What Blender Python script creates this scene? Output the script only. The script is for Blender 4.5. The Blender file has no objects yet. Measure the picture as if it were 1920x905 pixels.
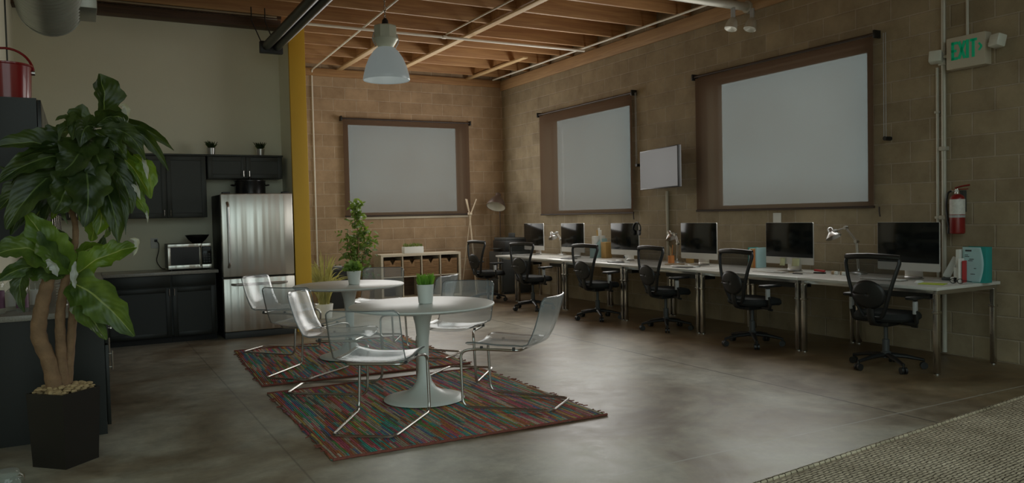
import bpy, bmesh, math, random
from mathutils import Vector, Matrix, noise
PI = math.pi
random.seed(7)
S = bpy.context.scene
COL = S.collection

# ------------------------------------------------------------------ camera
FPX = 1473.15
YAW, PITCH, ROLL, CAMH = .501165, .0332117, .0220953, 1.41
F_ = Vector((math.sin(YAW)*math.cos(PITCH), math.cos(YAW)*math.cos(PITCH), -math.sin(PITCH)))
R0 = Vector((math.cos(YAW), -math.sin(YAW), 0))
D0 = F_.cross(R0)
R_ = math.cos(ROLL)*R0 + math.sin(ROLL)*D0
D_ = -math.sin(ROLL)*R0 + math.cos(ROLL)*D0
cam = bpy.data.cameras.new('camera')
cam.sensor_width = 36
cam.lens = FPX/1920*36
cam.clip_start = .05
co = bpy.data.objects.new('camera', cam)
m3 = Matrix((R_, -D_, -F_)).transposed()
co.matrix_world = Matrix.Translation((0, 0, CAMH)) @ m3.to_4x4()
COL.objects.link(co)
S.camera = co

def at(px, py, Y):
    """point of the place seen at a photo position, at depth Y"""
    r = F_ + (px-960)/FPX*R_ + (py-452.5)/FPX*D_
    return Vector((0, 0, CAMH)) + r*(Y/r.y)

# ------------------------------------------------------------------ materials
def new_mat(name):
    m = bpy.data.materials.new(name)
    m.use_nodes = True
    nt = m.node_tree
    for n in list(nt.nodes):
        nt.nodes.remove(n)
    out = nt.nodes.new('ShaderNodeOutputMaterial')
    return m, nt, out

def N(nt, kind, **kw):
    n = nt.nodes.new(kind)
    for k, v in kw.items():
        if k.startswith('_'):
            setattr(n, k[1:], v)
        else:
            n.inputs[k.replace('__', ' ')].default_value = v
    return n

def c4(c):
    return (c[0], c[1], c[2], 1)

def pm(name, base, rough=.5, metal=0., var=.12, scale=8., bump=0., bscale=40., spec=.5, coat=0., emit=None, es=0.):
    m, nt, out = new_mat(name)
    p = N(nt, 'ShaderNodeBsdfPrincipled')
    p.inputs['Roughness'].default_value = rough
    p.inputs['Metallic'].default_value = metal
    p.inputs['Specular IOR Level'].default_value = spec
    p.inputs['Coat Weight'].default_value = coat
    tc = N(nt, 'ShaderNodeTexCoord')
    nz = N(nt, 'ShaderNodeTexNoise')
    nz.inputs['Scale'].default_value = scale
    nz.inputs['Detail'].default_value = 4
    nt.links.new(tc.outputs['Object'], nz.inputs['Vector'])
    mx = N(nt, 'ShaderNodeMix', _data_type='RGBA')
    mx.inputs[6].default_value = c4([v*(1-var) for v in base])
    mx.inputs[7].default_value = c4([min(1, v*(1+var)) for v in base])
    nt.links.new(nz.outputs['Fac'], mx.inputs[0])
    nt.links.new(mx.outputs[2], p.inputs['Base Color'])
    if bump:
        b = N(nt, 'ShaderNodeBump')
        b.inputs['Strength'].default_value = bump
        b.inputs['Distance'].default_value = .01
        n2 = N(nt, 'ShaderNodeTexNoise')
        n2.inputs['Scale'].default_value = bscale
        n2.inputs['Detail'].default_value = 6
        nt.links.new(tc.outputs['Object'], n2.inputs['Vector'])
        nt.links.new(n2.outputs['Fac'], b.inputs['Height'])
        nt.links.new(b.outputs['Normal'], p.inputs['Normal'])
    if emit:
        p.inputs['Emission Color'].default_value = c4(emit)
        p.inputs['Emission Strength'].default_value = es
    nt.links.new(p.outputs[0], out.inputs[0])
    return m

def ramp(nt, stops, interp='LINEAR'):
    r = N(nt, 'ShaderNodeValToRGB')
    r.color_ramp.interpolation = interp
    el = r.color_ramp.elements
    while len(el) > 1:
        el.remove(el[-1])
    el[0].position, el[0].color = stops[0][0], c4(stops[0][1])
    for pos, c in stops[1:]:
        e = el.new(pos)
        e.color = c4(c)
    return r

def math_n(nt, op, a, b=None):
    n = N(nt, 'ShaderNodeMath', _operation=op)
    for i, v in enumerate((a, b)):
        if v is None:
            continue
        if isinstance(v, (int, float)):
            n.inputs[i].default_value = v
        else:
            nt.links.new(v, n.inputs[i])
    return n.outputs[0]

def block_mat(name, axis, a, b, mortar):
    """painted concrete block wall; axis = the wall's own horizontal axis"""
    m, nt, out = new_mat(name)
    tc = N(nt, 'ShaderNodeTexCoord')
    sp = N(nt, 'ShaderNodeSeparateXYZ')
    nt.links.new(tc.outputs['Object'], sp.inputs[0])
    cb = N(nt, 'ShaderNodeCombineXYZ')
    nt.links.new(sp.outputs[axis], cb.inputs[0])
    nt.links.new(sp.outputs['Z'], cb.inputs[1])
    br = N(nt, 'ShaderNodeTexBrick')
    br.inputs['Scale'].default_value = 1
    br.inputs['Mortar Size'].default_value = .009
    br.inputs['Mortar Smooth'].default_value = .6
    br.inputs['Brick Width'].default_value = .41
    br.inputs['Row Height'].default_value = .205
    br.inputs['Color1'].default_value = c4(a)
    br.inputs['Color2'].default_value = c4(b)
    br.inputs['Mortar'].default_value = c4(mortar)
    nt.links.new(cb.outputs[0], br.inputs['Vector'])
    nz = N(nt, 'ShaderNodeTexNoise')
    nz.inputs['Scale'].default_value = 3.5
    nz.inputs['Detail'].default_value = 8
    nz.inputs['Roughness'].default_value = .65
    nt.links.new(tc.outputs['Object'], nz.inputs['Vector'])
    rp = ramp(nt, [(.28, (.74, .71, .68)), (.55, (1., 1., 1.)), (.75, (1.15, 1.12, 1.1))])
    nt.links.new(nz.outputs['Fac'], rp.inputs[0])
    mul = N(nt, 'ShaderNodeMix', _data_type='RGBA', _blend_type='MULTIPLY')
    mul.inputs[0].default_value = 1
    nt.links.new(br.outputs['Color'], mul.inputs[6])
    nt.links.new(rp.outputs[0], mul.inputs[7])
    p = N(nt, 'ShaderNodeBsdfPrincipled')
    p.inputs['Roughness'].default_value = .75
    p.inputs['Specular IOR Level'].default_value = .3
    nt.links.new(mul.outputs[2], p.inputs['Base Color'])
    n2 = N(nt, 'ShaderNodeTexNoise')
    n2.inputs['Scale'].default_value = 60
    n2.inputs['Detail'].default_value = 5
    nt.links.new(tc.outputs['Object'], n2.inputs['Vector'])
    h = math_n(nt, 'SUBTRACT', math_n(nt, 'MULTIPLY', n2.outputs['Fac'], .35), br.outputs['Fac'])
    bp = N(nt, 'ShaderNodeBump')
    bp.inputs['Strength'].default_value = .6
    bp.inputs['Distance'].default_value = .012
    nt.links.new(h, bp.inputs['Height'])
    nt.links.new(bp.outputs[0], p.inputs['Normal'])
    nt.links.new(p.outputs[0], out.inputs[0])
    return m

def floor_mat():
    m, nt, out = new_mat('stained_concrete')
    tc = N(nt, 'ShaderNodeTexCoord')
    n1 = N(nt, 'ShaderNodeTexNoise')
    n1.inputs['Scale'].default_value = .8
    n1.inputs['Detail'].default_value = 7
    n1.inputs['Roughness'].default_value = .6
    n1.inputs['Distortion'].default_value = .6
    nt.links.new(tc.outputs['Object'], n1.inputs['Vector'])
    rp = ramp(nt, [(.34, (.17, .125, .075)), (.45, (.31, .265, .19)), (.55, (.42, .40, .32)), (.7, (.54, .54, .47))])
    nt.links.new(n1.outputs['Fac'], rp.inputs[0])
    n2 = N(nt, 'ShaderNodeTexNoise')
    n2.inputs['Scale'].default_value = 5
    n2.inputs['Detail'].default_value = 9
    n2.inputs['Roughness'].default_value = .7
    nt.links.new(tc.outputs['Object'], n2.inputs['Vector'])
    r2 = ramp(nt, [(.32, (.62, .61, .60)), (.66, (1.15, 1.15, 1.15))])
    nt.links.new(n2.outputs['Fac'], r2.inputs[0])
    mul = N(nt, 'ShaderNodeMix', _data_type='RGBA', _blend_type='MULTIPLY')
    mul.inputs[0].default_value = 1
    nt.links.new(rp.outputs[0], mul.inputs[6])
    nt.links.new(r2.outputs[0], mul.inputs[7])
    # browner stain along the right wall, partly painting in its missing reflections
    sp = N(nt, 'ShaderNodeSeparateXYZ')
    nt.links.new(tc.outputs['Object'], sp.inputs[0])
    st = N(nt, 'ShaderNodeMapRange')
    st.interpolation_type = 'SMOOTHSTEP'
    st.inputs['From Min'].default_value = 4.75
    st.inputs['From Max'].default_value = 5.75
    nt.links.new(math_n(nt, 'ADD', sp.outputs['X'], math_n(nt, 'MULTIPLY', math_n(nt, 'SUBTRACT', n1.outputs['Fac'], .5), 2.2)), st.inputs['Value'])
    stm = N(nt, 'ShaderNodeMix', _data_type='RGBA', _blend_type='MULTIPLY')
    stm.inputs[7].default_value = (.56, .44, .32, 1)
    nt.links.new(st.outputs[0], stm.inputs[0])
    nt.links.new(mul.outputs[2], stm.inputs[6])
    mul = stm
    # saw-cut joints
    jx = math_n(nt, 'LESS_THAN', math_n(nt, 'ABSOLUTE', math_n(nt, 'SUBTRACT', sp.outputs['X'], 4.85)), .009)
    jy = math_n(nt, 'LESS_THAN', math_n(nt, 'ABSOLUTE', math_n(nt, 'SUBTRACT', sp.outputs['Y'], 3.42)), .007)
    jl = math_n(nt, 'LESS_THAN', math_n(nt, 'ABSOLUTE', math_n(nt, 'SUBTRACT', sp.outputs['X'], 1.05)), .006)
    j = math_n(nt, 'MAXIMUM', jx, math_n(nt, 'MULTIPLY', jl, 0.5))
    jm = N(nt, 'ShaderNodeMix', _data_type='RGBA')
    jm.inputs[7].default_value = (.05, .042, .032, 1)
    nt.links.new(math_n(nt, 'MULTIPLY', j, .8), jm.inputs[0])
    nt.links.new(mul.outputs[2], jm.inputs[6])
    jm2 = N(nt, 'ShaderNodeMix', _data_type='RGBA')
    jm2.inputs[7].default_value = (.42, .41, .36, 1)
    nt.links.new(math_n(nt, 'MULTIPLY', jy, .7), jm2.inputs[0])
    nt.links.new(jm.outputs[2], jm2.inputs[6])
    p = N(nt, 'ShaderNodeBsdfPrincipled')
    nt.links.new(jm2.outputs[2], p.inputs['Base Color'])
    rr = N(nt, 'ShaderNodeMapRange')
    rr.inputs['To Min'].default_value = .28
    rr.inputs['To Max'].default_value = .55
    nt.links.new(n2.outputs['Fac'], rr.inputs['Value'])
    nt.links.new(rr.outputs[0], p.inputs['Roughness'])
    p.inputs['Specular IOR Level'].default_value = .55
    bp = N(nt, 'ShaderNodeBump')
    bp.inputs['Strength'].default_value = .12
    bp.inputs['Distance'].default_value = .01
    nt.links.new(math_n(nt, 'SUBTRACT', n2.outputs['Fac'], math_n(nt, 'MAXIMUM', j, jy)), bp.inputs['Height'])
    nt.links.new(bp.outputs[0], p.inputs['Normal'])
    nt.links.new(p.outputs[0], out.inputs[0])
    return m

def wood_mat(name, a, b, axis='X', sc=1., rough=.6):
    m, nt, out = new_mat(name)
    tc = N(nt, 'ShaderNodeTexCoord')
    mp = N(nt, 'ShaderNodeMapping')
    s = {'X': (.5, 9, 9), 'Y': (9, .5, 9), 'Z': (9, 9, .5)}[axis]
    mp.inputs['Scale'].default_value = [v*sc for v in s]
    nt.links.new(tc.outputs['Object'], mp.inputs[0])
    oi = N(nt, 'ShaderNodeObjectInfo')
    ad = N(nt, 'ShaderNodeVectorMath', _operation='ADD')
    nt.links.new(mp.outputs[0], ad.inputs[0])
    sc_ = N(nt, 'ShaderNodeVectorMath', _operation='SCALE')
    sc_.inputs[0].default_value = (31, 17, 23)
    nt.links.new(oi.outputs['Random'], sc_.inputs['Scale'])
    nt.links.new(sc_.outputs[0], ad.inputs[1])
    nz = N(nt, 'ShaderNodeTexNoise')
    nz.inputs['Scale'].default_value = 2.2
    nz.inputs['Detail'].default_value = 6
    nz.inputs['Distortion'].default_value = 1.2
    nt.links.new(ad.outputs[0], nz.inputs['Vector'])
    rp = ramp(nt, [(.3, a), (.7, b)])
    nt.links.new(nz.outputs['Fac'], rp.inputs[0])
    p = N(nt, 'ShaderNodeBsdfPrincipled')
    p.inputs['Roughness'].default_value = rough
    nt.links.new(rp.outputs[0], p.inputs['Base Color'])
    nt.links.new(p.outputs[0], out.inputs[0])
    return m

def rug_mat():
    m, nt, out = new_mat('rag_rug_weave')
    tc = N(nt, 'ShaderNodeTexCoord')
    sp = N(nt, 'ShaderNodeSeparateXYZ')
    nt.links.new(tc.outputs['Object'], sp.inputs[0])
    nz = N(nt, 'ShaderNodeTexNoise')
    nz.inputs['Scale'].default_value = 6
    nt.links.new(tc.outputs['Object'], nz.inputs['Vector'])
    xs = math_n(nt, 'ADD', sp.outputs['X'], math_n(nt, 'MULTIPLY', nz.outputs['Fac'], .012))
    xc = math_n(nt, 'FLOOR', math_n(nt, 'DIVIDE', xs, .0155))
    w1 = N(nt, 'ShaderNodeTexWhiteNoise', _noise_dimensions='1D')
    nt.links.new(xc, w1.inputs['W'])
    yy = math_n(nt, 'ADD', math_n(nt, 'DIVIDE', sp.outputs['Y'], .30), math_n(nt, 'MULTIPLY', w1.outputs['Value'], 9))
    yc = math_n(nt, 'FLOOR', yy)
    cb = N(nt, 'ShaderNodeCombineXYZ')
    nt.links.new(xc, cb.inputs[0])
    nt.links.new(yc, cb.inputs[1])
    w2 = N(nt, 'ShaderNodeTexWhiteNoise', _noise_dimensions='2D')
    nt.links.new(cb.outputs[0], w2.inputs['Vector'])
    rp = ramp(nt, [(0, (.30, .10, .07)), (.09, (.10, .26, .25)), (.16, (.34, .30, .24)), (.26, (.36, .15, .06)),
                   (.33, (.42, .12, .14)), (.41, (.12, .11, .10)), (.5, (.26, .22, .17)), (.57, (.06, .28, .24)),
                   (.63, (.40, .30, .10)), (.69, (.34, .08, .12)), (.76, (.10, .14, .26)), (.81, (.38, .33, .28)),
                   (.88, (.10, .24, .08)), (.92, (.30, .12, .06)), (.96, (.30, .16, .22))], 'CONSTANT')
    nt.links.new(w2.outputs['Value'], rp.inputs[0])
    n3 = N(nt, 'ShaderNodeTexNoise')
    n3.inputs['Scale'].default_value = 90
    nt.links.new(tc.outputs['Object'], n3.inputs['Vector'])
    r3 = ramp(nt, [(.3, (1.0, 1.0, 1.0)), (.7, (2.15, 2.1, 2.0))])
    nt.links.new(n3.outputs['Fac'], r3.inputs[0])
    mul = N(nt, 'ShaderNodeMix', _data_type='RGBA', _blend_type='MULTIPLY')
    mul.inputs[0].default_value = 1
    nt.links.new(rp.outputs[0], mul.inputs[6])
    nt.links.new(r3.outputs[0], mul.inputs[7])
    p = N(nt, 'ShaderNodeBsdfPrincipled')
    p.inputs['Roughness'].default_value = .95
    p.inputs['Specular IOR Level'].default_value = .15
    nt.links.new(mul.outputs[2], p.inputs['Base Color'])
    fr = math_n(nt, 'FRACT', math_n(nt, 'DIVIDE', xs, .0155))
    hh = math_n(nt, 'SUBTRACT', 1., math_n(nt, 'POWER', math_n(nt, 'ABSOLUTE', math_n(nt, 'SUBTRACT', math_n(nt, 'MULTIPLY', fr, 2.), 1.)), 2.))
    hh = math_n(nt, 'ADD', hh, math_n(nt, 'MULTIPLY', n3.outputs['Fac'], .6))
    bp = N(nt, 'ShaderNodeBump')
    bp.inputs['Strength'].default_value = .9
    bp.inputs['Distance'].default_value = .012
    nt.links.new(hh, bp.inputs['Height'])
    nt.links.new(bp.outputs[0], p.inputs['Normal'])
    nt.links.new(p.outputs[0], out.inputs[0])
    return m

def loop_rug_mat():
    m, nt, out = new_mat('jute_loop_weave')
    tc = N(nt, 'ShaderNodeTexCoord')
    br = N(nt, 'ShaderNodeTexBrick')
    br.inputs['Scale'].default_value = 1
    br.inputs['Brick Width'].default_value = .05
    br.inputs['Row Height'].default_value = .022
    br.inputs['Mortar Size'].default_value = .004
    br.inputs['Mortar Smooth'].default_value = 1.
    br.inputs['Color1'].default_value = (.70, .62, .47, 1)
    br.inputs['Color2'].default_value = (.54, .47, .35, 1)
    br.inputs['Mortar'].default_value = (.10, .08, .058, 1)
    nz = N(nt, 'ShaderNodeTexNoise')
    nz.inputs['Scale'].default_value = 25
    nt.links.new(tc.outputs['Object'], nz.inputs['Vector'])
    sc = N(nt, 'ShaderNodeVectorMath', _operation='SCALE')
    sc.inputs['Scale'].default_value = .022
    nt.links.new(nz.outputs['Color'], sc.inputs[0])
    ad = N(nt, 'ShaderNodeVectorMath', _operation='ADD')
    nt.links.new(tc.outputs['Object'], ad.inputs[0])
    nt.links.new(sc.outputs[0], ad.inputs[1])
    nt.links.new(ad.outputs[0], br.inputs['Vector'])
    n2 = N(nt, 'ShaderNodeTexNoise')
    n2.inputs['Scale'].default_value = 2.5
    n2.inputs['Detail'].default_value = 6
    nt.links.new(tc.outputs['Object'], n2.inputs['Vector'])
    r2 = ramp(nt, [(.3, (.7, .68, .64)), (.7, (1.2, 1.2, 1.2))])
    nt.links.new(n2.outputs['Fac'], r2.inputs[0])
    mul = N(nt, 'ShaderNodeMix', _data_type='RGBA', _blend_type='MULTIPLY')
    mul.inputs[0].default_value = 1
    nt.links.new(br.outputs['Color'], mul.inputs[6])
    nt.links.new(r2.outputs[0], mul.inputs[7])
    p = N(nt, 'ShaderNodeBsdfPrincipled')
    p.inputs['Roughness'].default_value = .95
    p.inputs['Specular IOR Level'].default_value = .15
    nt.links.new(mul.outputs[2], p.inputs['Base Color'])
    bp = N(nt, 'ShaderNodeBump')
    bp.inputs['Strength'].default_value = 1
    bp.inputs['Distance'].default_value = .012
    bp.invert = True
    nt.links.new(br.outputs['Fac'], bp.inputs['Height'])
    nt.links.new(bp.outputs[0], p.inputs['Normal'])
    nt.links.new(p.outputs[0], out.inputs[0])
    return m

def leaf_mat(name, dark, light, rib, trans=.35, rough=.35):
    """u runs across the blade, v along it"""
    m, nt, out = new_mat(name)
    uv = N(nt, 'ShaderNodeTexCoord')
    sp = N(nt, 'ShaderNodeSeparateXYZ')
    nt.links.new(uv.outputs['UV'], sp.inputs[0])
    a = math_n(nt, 'ABSOLUTE', math_n(nt, 'SUBTRACT', sp.outputs['X'], .5))
    nz = N(nt, 'ShaderNodeTexNoise')
    nz.inputs['Scale'].default_value = 9
    nz.inputs['Detail'].default_value = 4
    nt.links.new(uv.outputs['Object'], nz.inputs['Vector'])
    rp = ramp(nt, [(.35, dark), (.68, light)])
    nt.links.new(nz.outputs['Fac'], rp.inputs[0])
    vein = math_n(nt, 'SINE', math_n(nt, 'MULTIPLY', math_n(nt, 'ADD', sp.outputs['Y'], math_n(nt, 'MULTIPLY', a, -.6)), 62.))
    mid = math_n(nt, 'LESS_THAN', a, .022)
    vf = math_n(nt, 'MULTIPLY', math_n(nt, 'GREATER_THAN', vein, .95), .06)
    mk = math_n(nt, 'MAXIMUM', mid, vf)
    mx = N(nt, 'ShaderNodeMix', _data_type='RGBA')
    mx.inputs[7].default_value = c4(rib)
    nt.links.new(mk, mx.inputs[0])
    nt.links.new(rp.outputs[0], mx.inputs[6])
    p = N(nt, 'ShaderNodeBsdfPrincipled')
    p.inputs['Roughness'].default_value = rough
    nt.links.new(mx.outputs[2], p.inputs['Base Color'])
    bp = N(nt, 'ShaderNodeBump')
    bp.inputs['Strength'].default_value = .12
    bp.inputs['Distance'].default_value = .008
    nt.links.new(vein, bp.inputs['Height'])
    nt.links.new(bp.outputs[0], p.inputs['Normal'])
    tr = N(nt, 'ShaderNodeBsdfTranslucent')
    br = N(nt, 'ShaderNodeMix', _data_type='RGBA', _blend_type='MULTIPLY')
    br.inputs[0].default_value = 1
    br.inputs[7].default_value = (1.9, 1.7, .6, 1)
    nt.links.new(mx.outputs[2], br.inputs[6])
    nt.links.new(br.outputs[2], tr.inputs[0])
    ms = N(nt, 'ShaderNodeMixShader')
    ms.inputs[0].default_value = trans
    nt.links.new(p.outputs[0], ms.inputs[1])
    nt.links.new(tr.outputs[0], ms.inputs[2])
    nt.links.new(ms.outputs[0], out.inputs[0])
    return m

def clear_mat(name, tint=(.95, .96, .96), body=.08, edge=.55, body_col=(.8, .85, .88), rough=.04):
    """clear plastic or glass: sees through, mirrors at grazing angles, a slight body colour"""
    m, nt, out = new_mat(name)
    tr = N(nt, 'ShaderNodeBsdfTransparent')
    tr.inputs[0].default_value = c4(tint)
    gl = N(nt, 'ShaderNodeBsdfGlossy')
    gl.inputs['Roughness'].default_value = rough
    gl.inputs['Color'].default_value = (1, 1, 1, 1)
    df = N(nt, 'ShaderNodeBsdfDiffuse')
    df.inputs[0].default_value = c4(body_col)
    fr = N(nt, 'ShaderNodeFresnel')
    fr.inputs['IOR'].default_value = 1.49
    lw = N(nt, 'ShaderNodeLayerWeight')
    lw.inputs['Blend'].default_value = .3
    b = math_n(nt, 'ADD', math_n(nt, 'MULTIPLY', math_n(nt, 'POWER', lw.outputs['Facing'], 3.), edge), body)
    m1 = N(nt, 'ShaderNodeMixShader')
    nt.links.new(b, m1.inputs[0])
    nt.links.new(tr.outputs[0], m1.inputs[1])
    nt.links.new(df.outputs[0], m1.inputs[2])
    m2 = N(nt, 'ShaderNodeMixShader')
    geo = N(nt, 'ShaderNodeNewGeometry')
    nt.links.new(math_n(nt, 'MULTIPLY', fr.outputs[0], math_n(nt, 'SUBTRACT', 1., geo.outputs['Backfacing'])), m2.inputs[0])
    nt.links.new(m1.outputs[0], m2.inputs[1])
    nt.links.new(gl.outputs[0], m2.inputs[2])
    nt.links.new(m2.outputs[0], out.inputs[0])
    return m

def screen_mat(name, col, open_, translucent=.5, tint=(1, 1, 1)):
    """sun-screen or mesh cloth: partly open weave"""
    m, nt, out = new_mat(name)
    tr = N(nt, 'ShaderNodeBsdfTransparent')
    tr.inputs[0].default_value = c4(tint)
    df = N(nt, 'ShaderNodeBsdfDiffuse')
    df.inputs[0].default_value = c4(col)
    tl = N(nt, 'ShaderNodeBsdfTranslucent')
    tl.inputs[0].default_value = c4(col)
    tc = N(nt, 'ShaderNodeTexCoord')
    nz = N(nt, 'ShaderNodeTexNoise')
    nz.inputs['Scale'].default_value = 1.2
    nt.links.new(tc.outputs['Object'], nz.inputs['Vector'])
    m1 = N(nt, 'ShaderNodeMixShader')
    m1.inputs[0].default_value = translucent
    nt.links.new(df.outputs[0], m1.inputs[1])
    nt.links.new(tl.outputs[0], m1.inputs[2])
    m2 = N(nt, 'ShaderNodeMixShader')
    f = math_n(nt, 'ADD', math_n(nt, 'MULTIPLY', nz.outputs['Fac'], .03), open_-.015)
    nt.links.new(f, m2.inputs[0])
    nt.links.new(m1.outputs[0], m2.inputs[1])
    nt.links.new(tr.outputs[0], m2.inputs[2])
    nt.links.new(m2.outputs[0], out.inputs[0])
    return m

M = {}
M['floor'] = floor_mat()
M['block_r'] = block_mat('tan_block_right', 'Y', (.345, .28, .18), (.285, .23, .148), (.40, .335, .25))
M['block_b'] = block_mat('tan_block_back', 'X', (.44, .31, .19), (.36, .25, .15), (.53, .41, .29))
M['plaster'] = pm('warm_white_plaster', (.84, .83, .66), .85, var=.05, scale=2, bump=.1, bscale=30)
M['yellow'] = pm('mustard_paint', (.82, .50, .05), .55, var=.06, scale=3)
M['joist'] = wood_mat('fir_joist', (.30, .145, .058), (.46, .265, .11), 'X')
M['ledger'] = wood_mat('fir_ledger', (.36, .21, .10), (.50, .32, .16), 'Y')
M['strap'] = wood_mat('fir_strap', (.44, .28, .13), (.58, .41, .21), 'Y')
M['deck'] = wood_mat('roof_decking', (.28, .13, .055), (.40, .21, .09), 'Y', .7)
M['beam'] = wood_mat('dark_beam', (.06, .035, .02), (.13, .07, .04), 'X')
M['frame'] = pm('bronze_window_frame', (.12, .10, .085), .5)
M['pane'] = clear_mat('window_glass', (.97, .99, .99), 0., .0)
M['shade'] = screen_mat('brown_sun_screen', (.17, .11, .075), .10, .4, (1, 1, 1))
M['shade_rail'] = pm('dark_bronze_metal', (.05, .035, .028), .45, .3)
M['black_plastic'] = pm('black_plastic', (.012, .013, .013), .45)
M['black_fabric'] = pm('black_fabric', (.014, .016, .016), .9, bump=.3, bscale=300)
M['mesh_back'] = screen_mat('chair_mesh_cloth', (.035, .04, .04), .42, .2)
M['grey_plastic'] = pm('light_grey_plastic', (.38, .39, .39), .45)
M['dark_grey'] = pm('dark_grey_plastic', (.05, .055, .055), .5)
M['white'] = pm('white_lacquer', (.68, .72, .69), .36, var=.02, spec=.5)
M['white_matte'] = pm('white_matte', (.70, .71, .68), .6, var=.03)
M['desk_top'] = pm('white_laminate', (.66, .66, .62), .3, var=.03)
M['chrome'] = pm('chrome', (.56, .545, .51), .26, 1., var=.03)
M['alu'] = pm('brushed_aluminium', (.62, .62, .61), .32, 1., var=.04)
M['silver_paint'] = pm('silver_chin', (.58, .58, .56), .4, .35, var=.02)
M['screen'] = pm('black_screen_glass', (.006, .008, .008), .12, var=.0, spec=.25)
M['tv_screen'] = pm('tv_screen_glass', (.02, .019, .019), .28, var=.0, spec=.16)
M['clear'] = clear_mat('clear_acrylic', (.95, .965, .97),   .17, .6, (.78, .84, .88), .22)
M['clear_edge'] = clear_mat('clear_acrylic_edge', (.42, .44, .43), .30, .3, (.42, .46, .47), .15)
M['glass'] = clear_mat('jar_glass', (.93, .96, .95), .06, .7, (.8, .85, .85), .03)
M['rug'] = rug_mat()
M['rug_hem'] = pm('rug_hem', (.22, .07, .05), .95, var=.4, scale=60, bump=.5, bscale=80)
M['jute'] = loop_rug_mat()
M['cabinet'] = pm('charcoal_cabinet', (.011, .013, .010), .42, var=.1, scale=3, spec=.4)
M['cabinet_up'] = pm('charcoal_upper_cabinet', (.045, .05, .043), .45, var=.08, scale=3, spec=.4)
M['toe'] = pm('toe_kick_black', (.008, .008, .008), .7)
M['granite'] = pm('grey_granite', (.30, .29, .26), .3, var=.55, scale=120)
M['steel'] = None
M['fridge_side'] = pm('fridge_side_black', (.018, .02, .019), .5)
M['black_gloss'] = pm('black_enamel', (.012, .012, .012), .25)
M['red'] = pm('red_enamel', (.24, .012, .014), .22, var=.1, coat=.3)
M['red_ext'] = pm('red_cylinder_paint', (.22, .012, .012), .3, var=.05, coat=.3)
M['label'] = pm('printed_label', (.62, .62, .58), .5, var=.25, scale=45)
M['galv'] = pm('galvanised_steel', (.42, .44, .40), .38, .85, var=.18, scale=5)
M['conduit'] = pm('painted_conduit', (.50, .49, .42), .45, .3)
M['conduit_light'] = pm('white_conduit', (.80, .76, .66), .45)
M['conduit_tan'] = pm('tan_conduit', (.45, .36, .24), .5, .1)
M['dark_pipe'] = pm('dark_pipe', (.05, .055, .048), .4, .4)
M['pot_dark'] = pm('espresso_planter', (.014, .012, .010), .4, var=.2, scale=3)
M['bark_chip'] = pm('bark_chips', (.40, .29, .15), .9, var=.5, scale=45)
M['trunk'] = pm('dracaena_bark', (.21, .125, .065), .8, var=.45, scale=18, bump=.7, bscale=45)
M['leaf'] = leaf_mat('dracaena_leaf', (.022, .045, .012), (.062, .10, .022), (.13, .19, .06), .3)
M['leaf_mid'] = leaf_mat('dracaena_leaf_mid', (.035, .075, .015), (.12, .20, .035), (.24, .32, .11), .32)
M['leaf_light'] = leaf_mat('dracaena_leaf_bright', (.09, .17, .02), (.16, .27, .035), (.32, .40, .14), .35)
M['leaf_pale'] = leaf_mat('whitish_leaf', (.42, .44, .40), (.58, .60, .56), (.6, .62, .56), .2)  # near-white leaf colour for the small curled tips
M['leaf_table'] = leaf_mat('fresh_leaf', (.16, .30, .05), (.28, .42, .12), (.34, .46, .2), .3)
M['grass'] = leaf_mat('bright_grass', (.12, .30, .03), (.22, .46, .06), (.22, .45, .08), .3)
M['grass_dry'] = leaf_mat('pale_grass', (.24, .25, .10), (.42, .41, .20), (.42, .41, .22), .3)
M['ficus'] = leaf_mat('ficus_leaf', (.05, .10, .02), (.16, .26, .05), (.16, .26, .06), .3)
M['succulent'] = leaf_mat('small_leaf', (.10, .15, .03), (.20, .24, .07), (.2, .24, .08), .2)
M['wicker'] = wood_mat('wicker_basket', (.16, .085, .035), (.34, .20, .09), 'X', 5, .8)
M['birch'] = wood_mat('pale_shelf_wood', (.50, .43, .32), (.62, .55, .42), 'X')
M['pale_wood'] = wood_mat('pale_rod_wood', (.48, .38, .26), (.6, .5, .36), 'Z')
M['brown_metal'] = pm('bronze_lamp_metal', (.09, .06, .045), .4, .3)
M['lamp_inside'] = pm('lamp_shade_lining', (.66, .62, .52), .5)
M['orange'] = pm('orange_card', (.55, .20, .05), .6)
M['ochre'] = pm('ochre_card', (.45, .28, .09), .6)
M['paper'] = pm('paper', (.72, .72, .68), .8, var=.04)
M['sticky'] = pm('pale_green_note', (.58, .60, .36), .8, var=.05)
M['yellow_green'] = pm('lime_paper', (.45, .55, .06), .7, var=.05)
M['teal'] = pm('teal_card', (.02, .30, .28), .45, var=.15, scale=6)
M['cyan'] = pm('pale_cyan_cover', (.38, .58, .60), .5, var=.12, scale=9)
M['red_small'] = pm('red_plastic', (.45, .03, .03), .4)
M['purple'] = pm('purple_label', (.18, .08, .15), .5)
M['tan_thing'] = pm('tan_plastic', (.45, .33, .2), .5)
M['green_emit'] = pm('exit_green', (.0, .38, .18), .5, emit=(.0, .50, .24), es=.55)
M['exit_box'] = pm('exit_sign_housing', (.50, .46, .36), .5, var=.03)
M['lens'] = pm('lamp_lens', (.62, .64, .56), .25)
M['pendant'] = pm('glowing_acrylic_shade', (.16, .18, .18), .3, var=.0, emit=(.88, 1.0, .97), es=1.0)
M['pendant_metal'] = pm('pendant_ballast', (.50, .52, .42), .4, .2)

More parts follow.
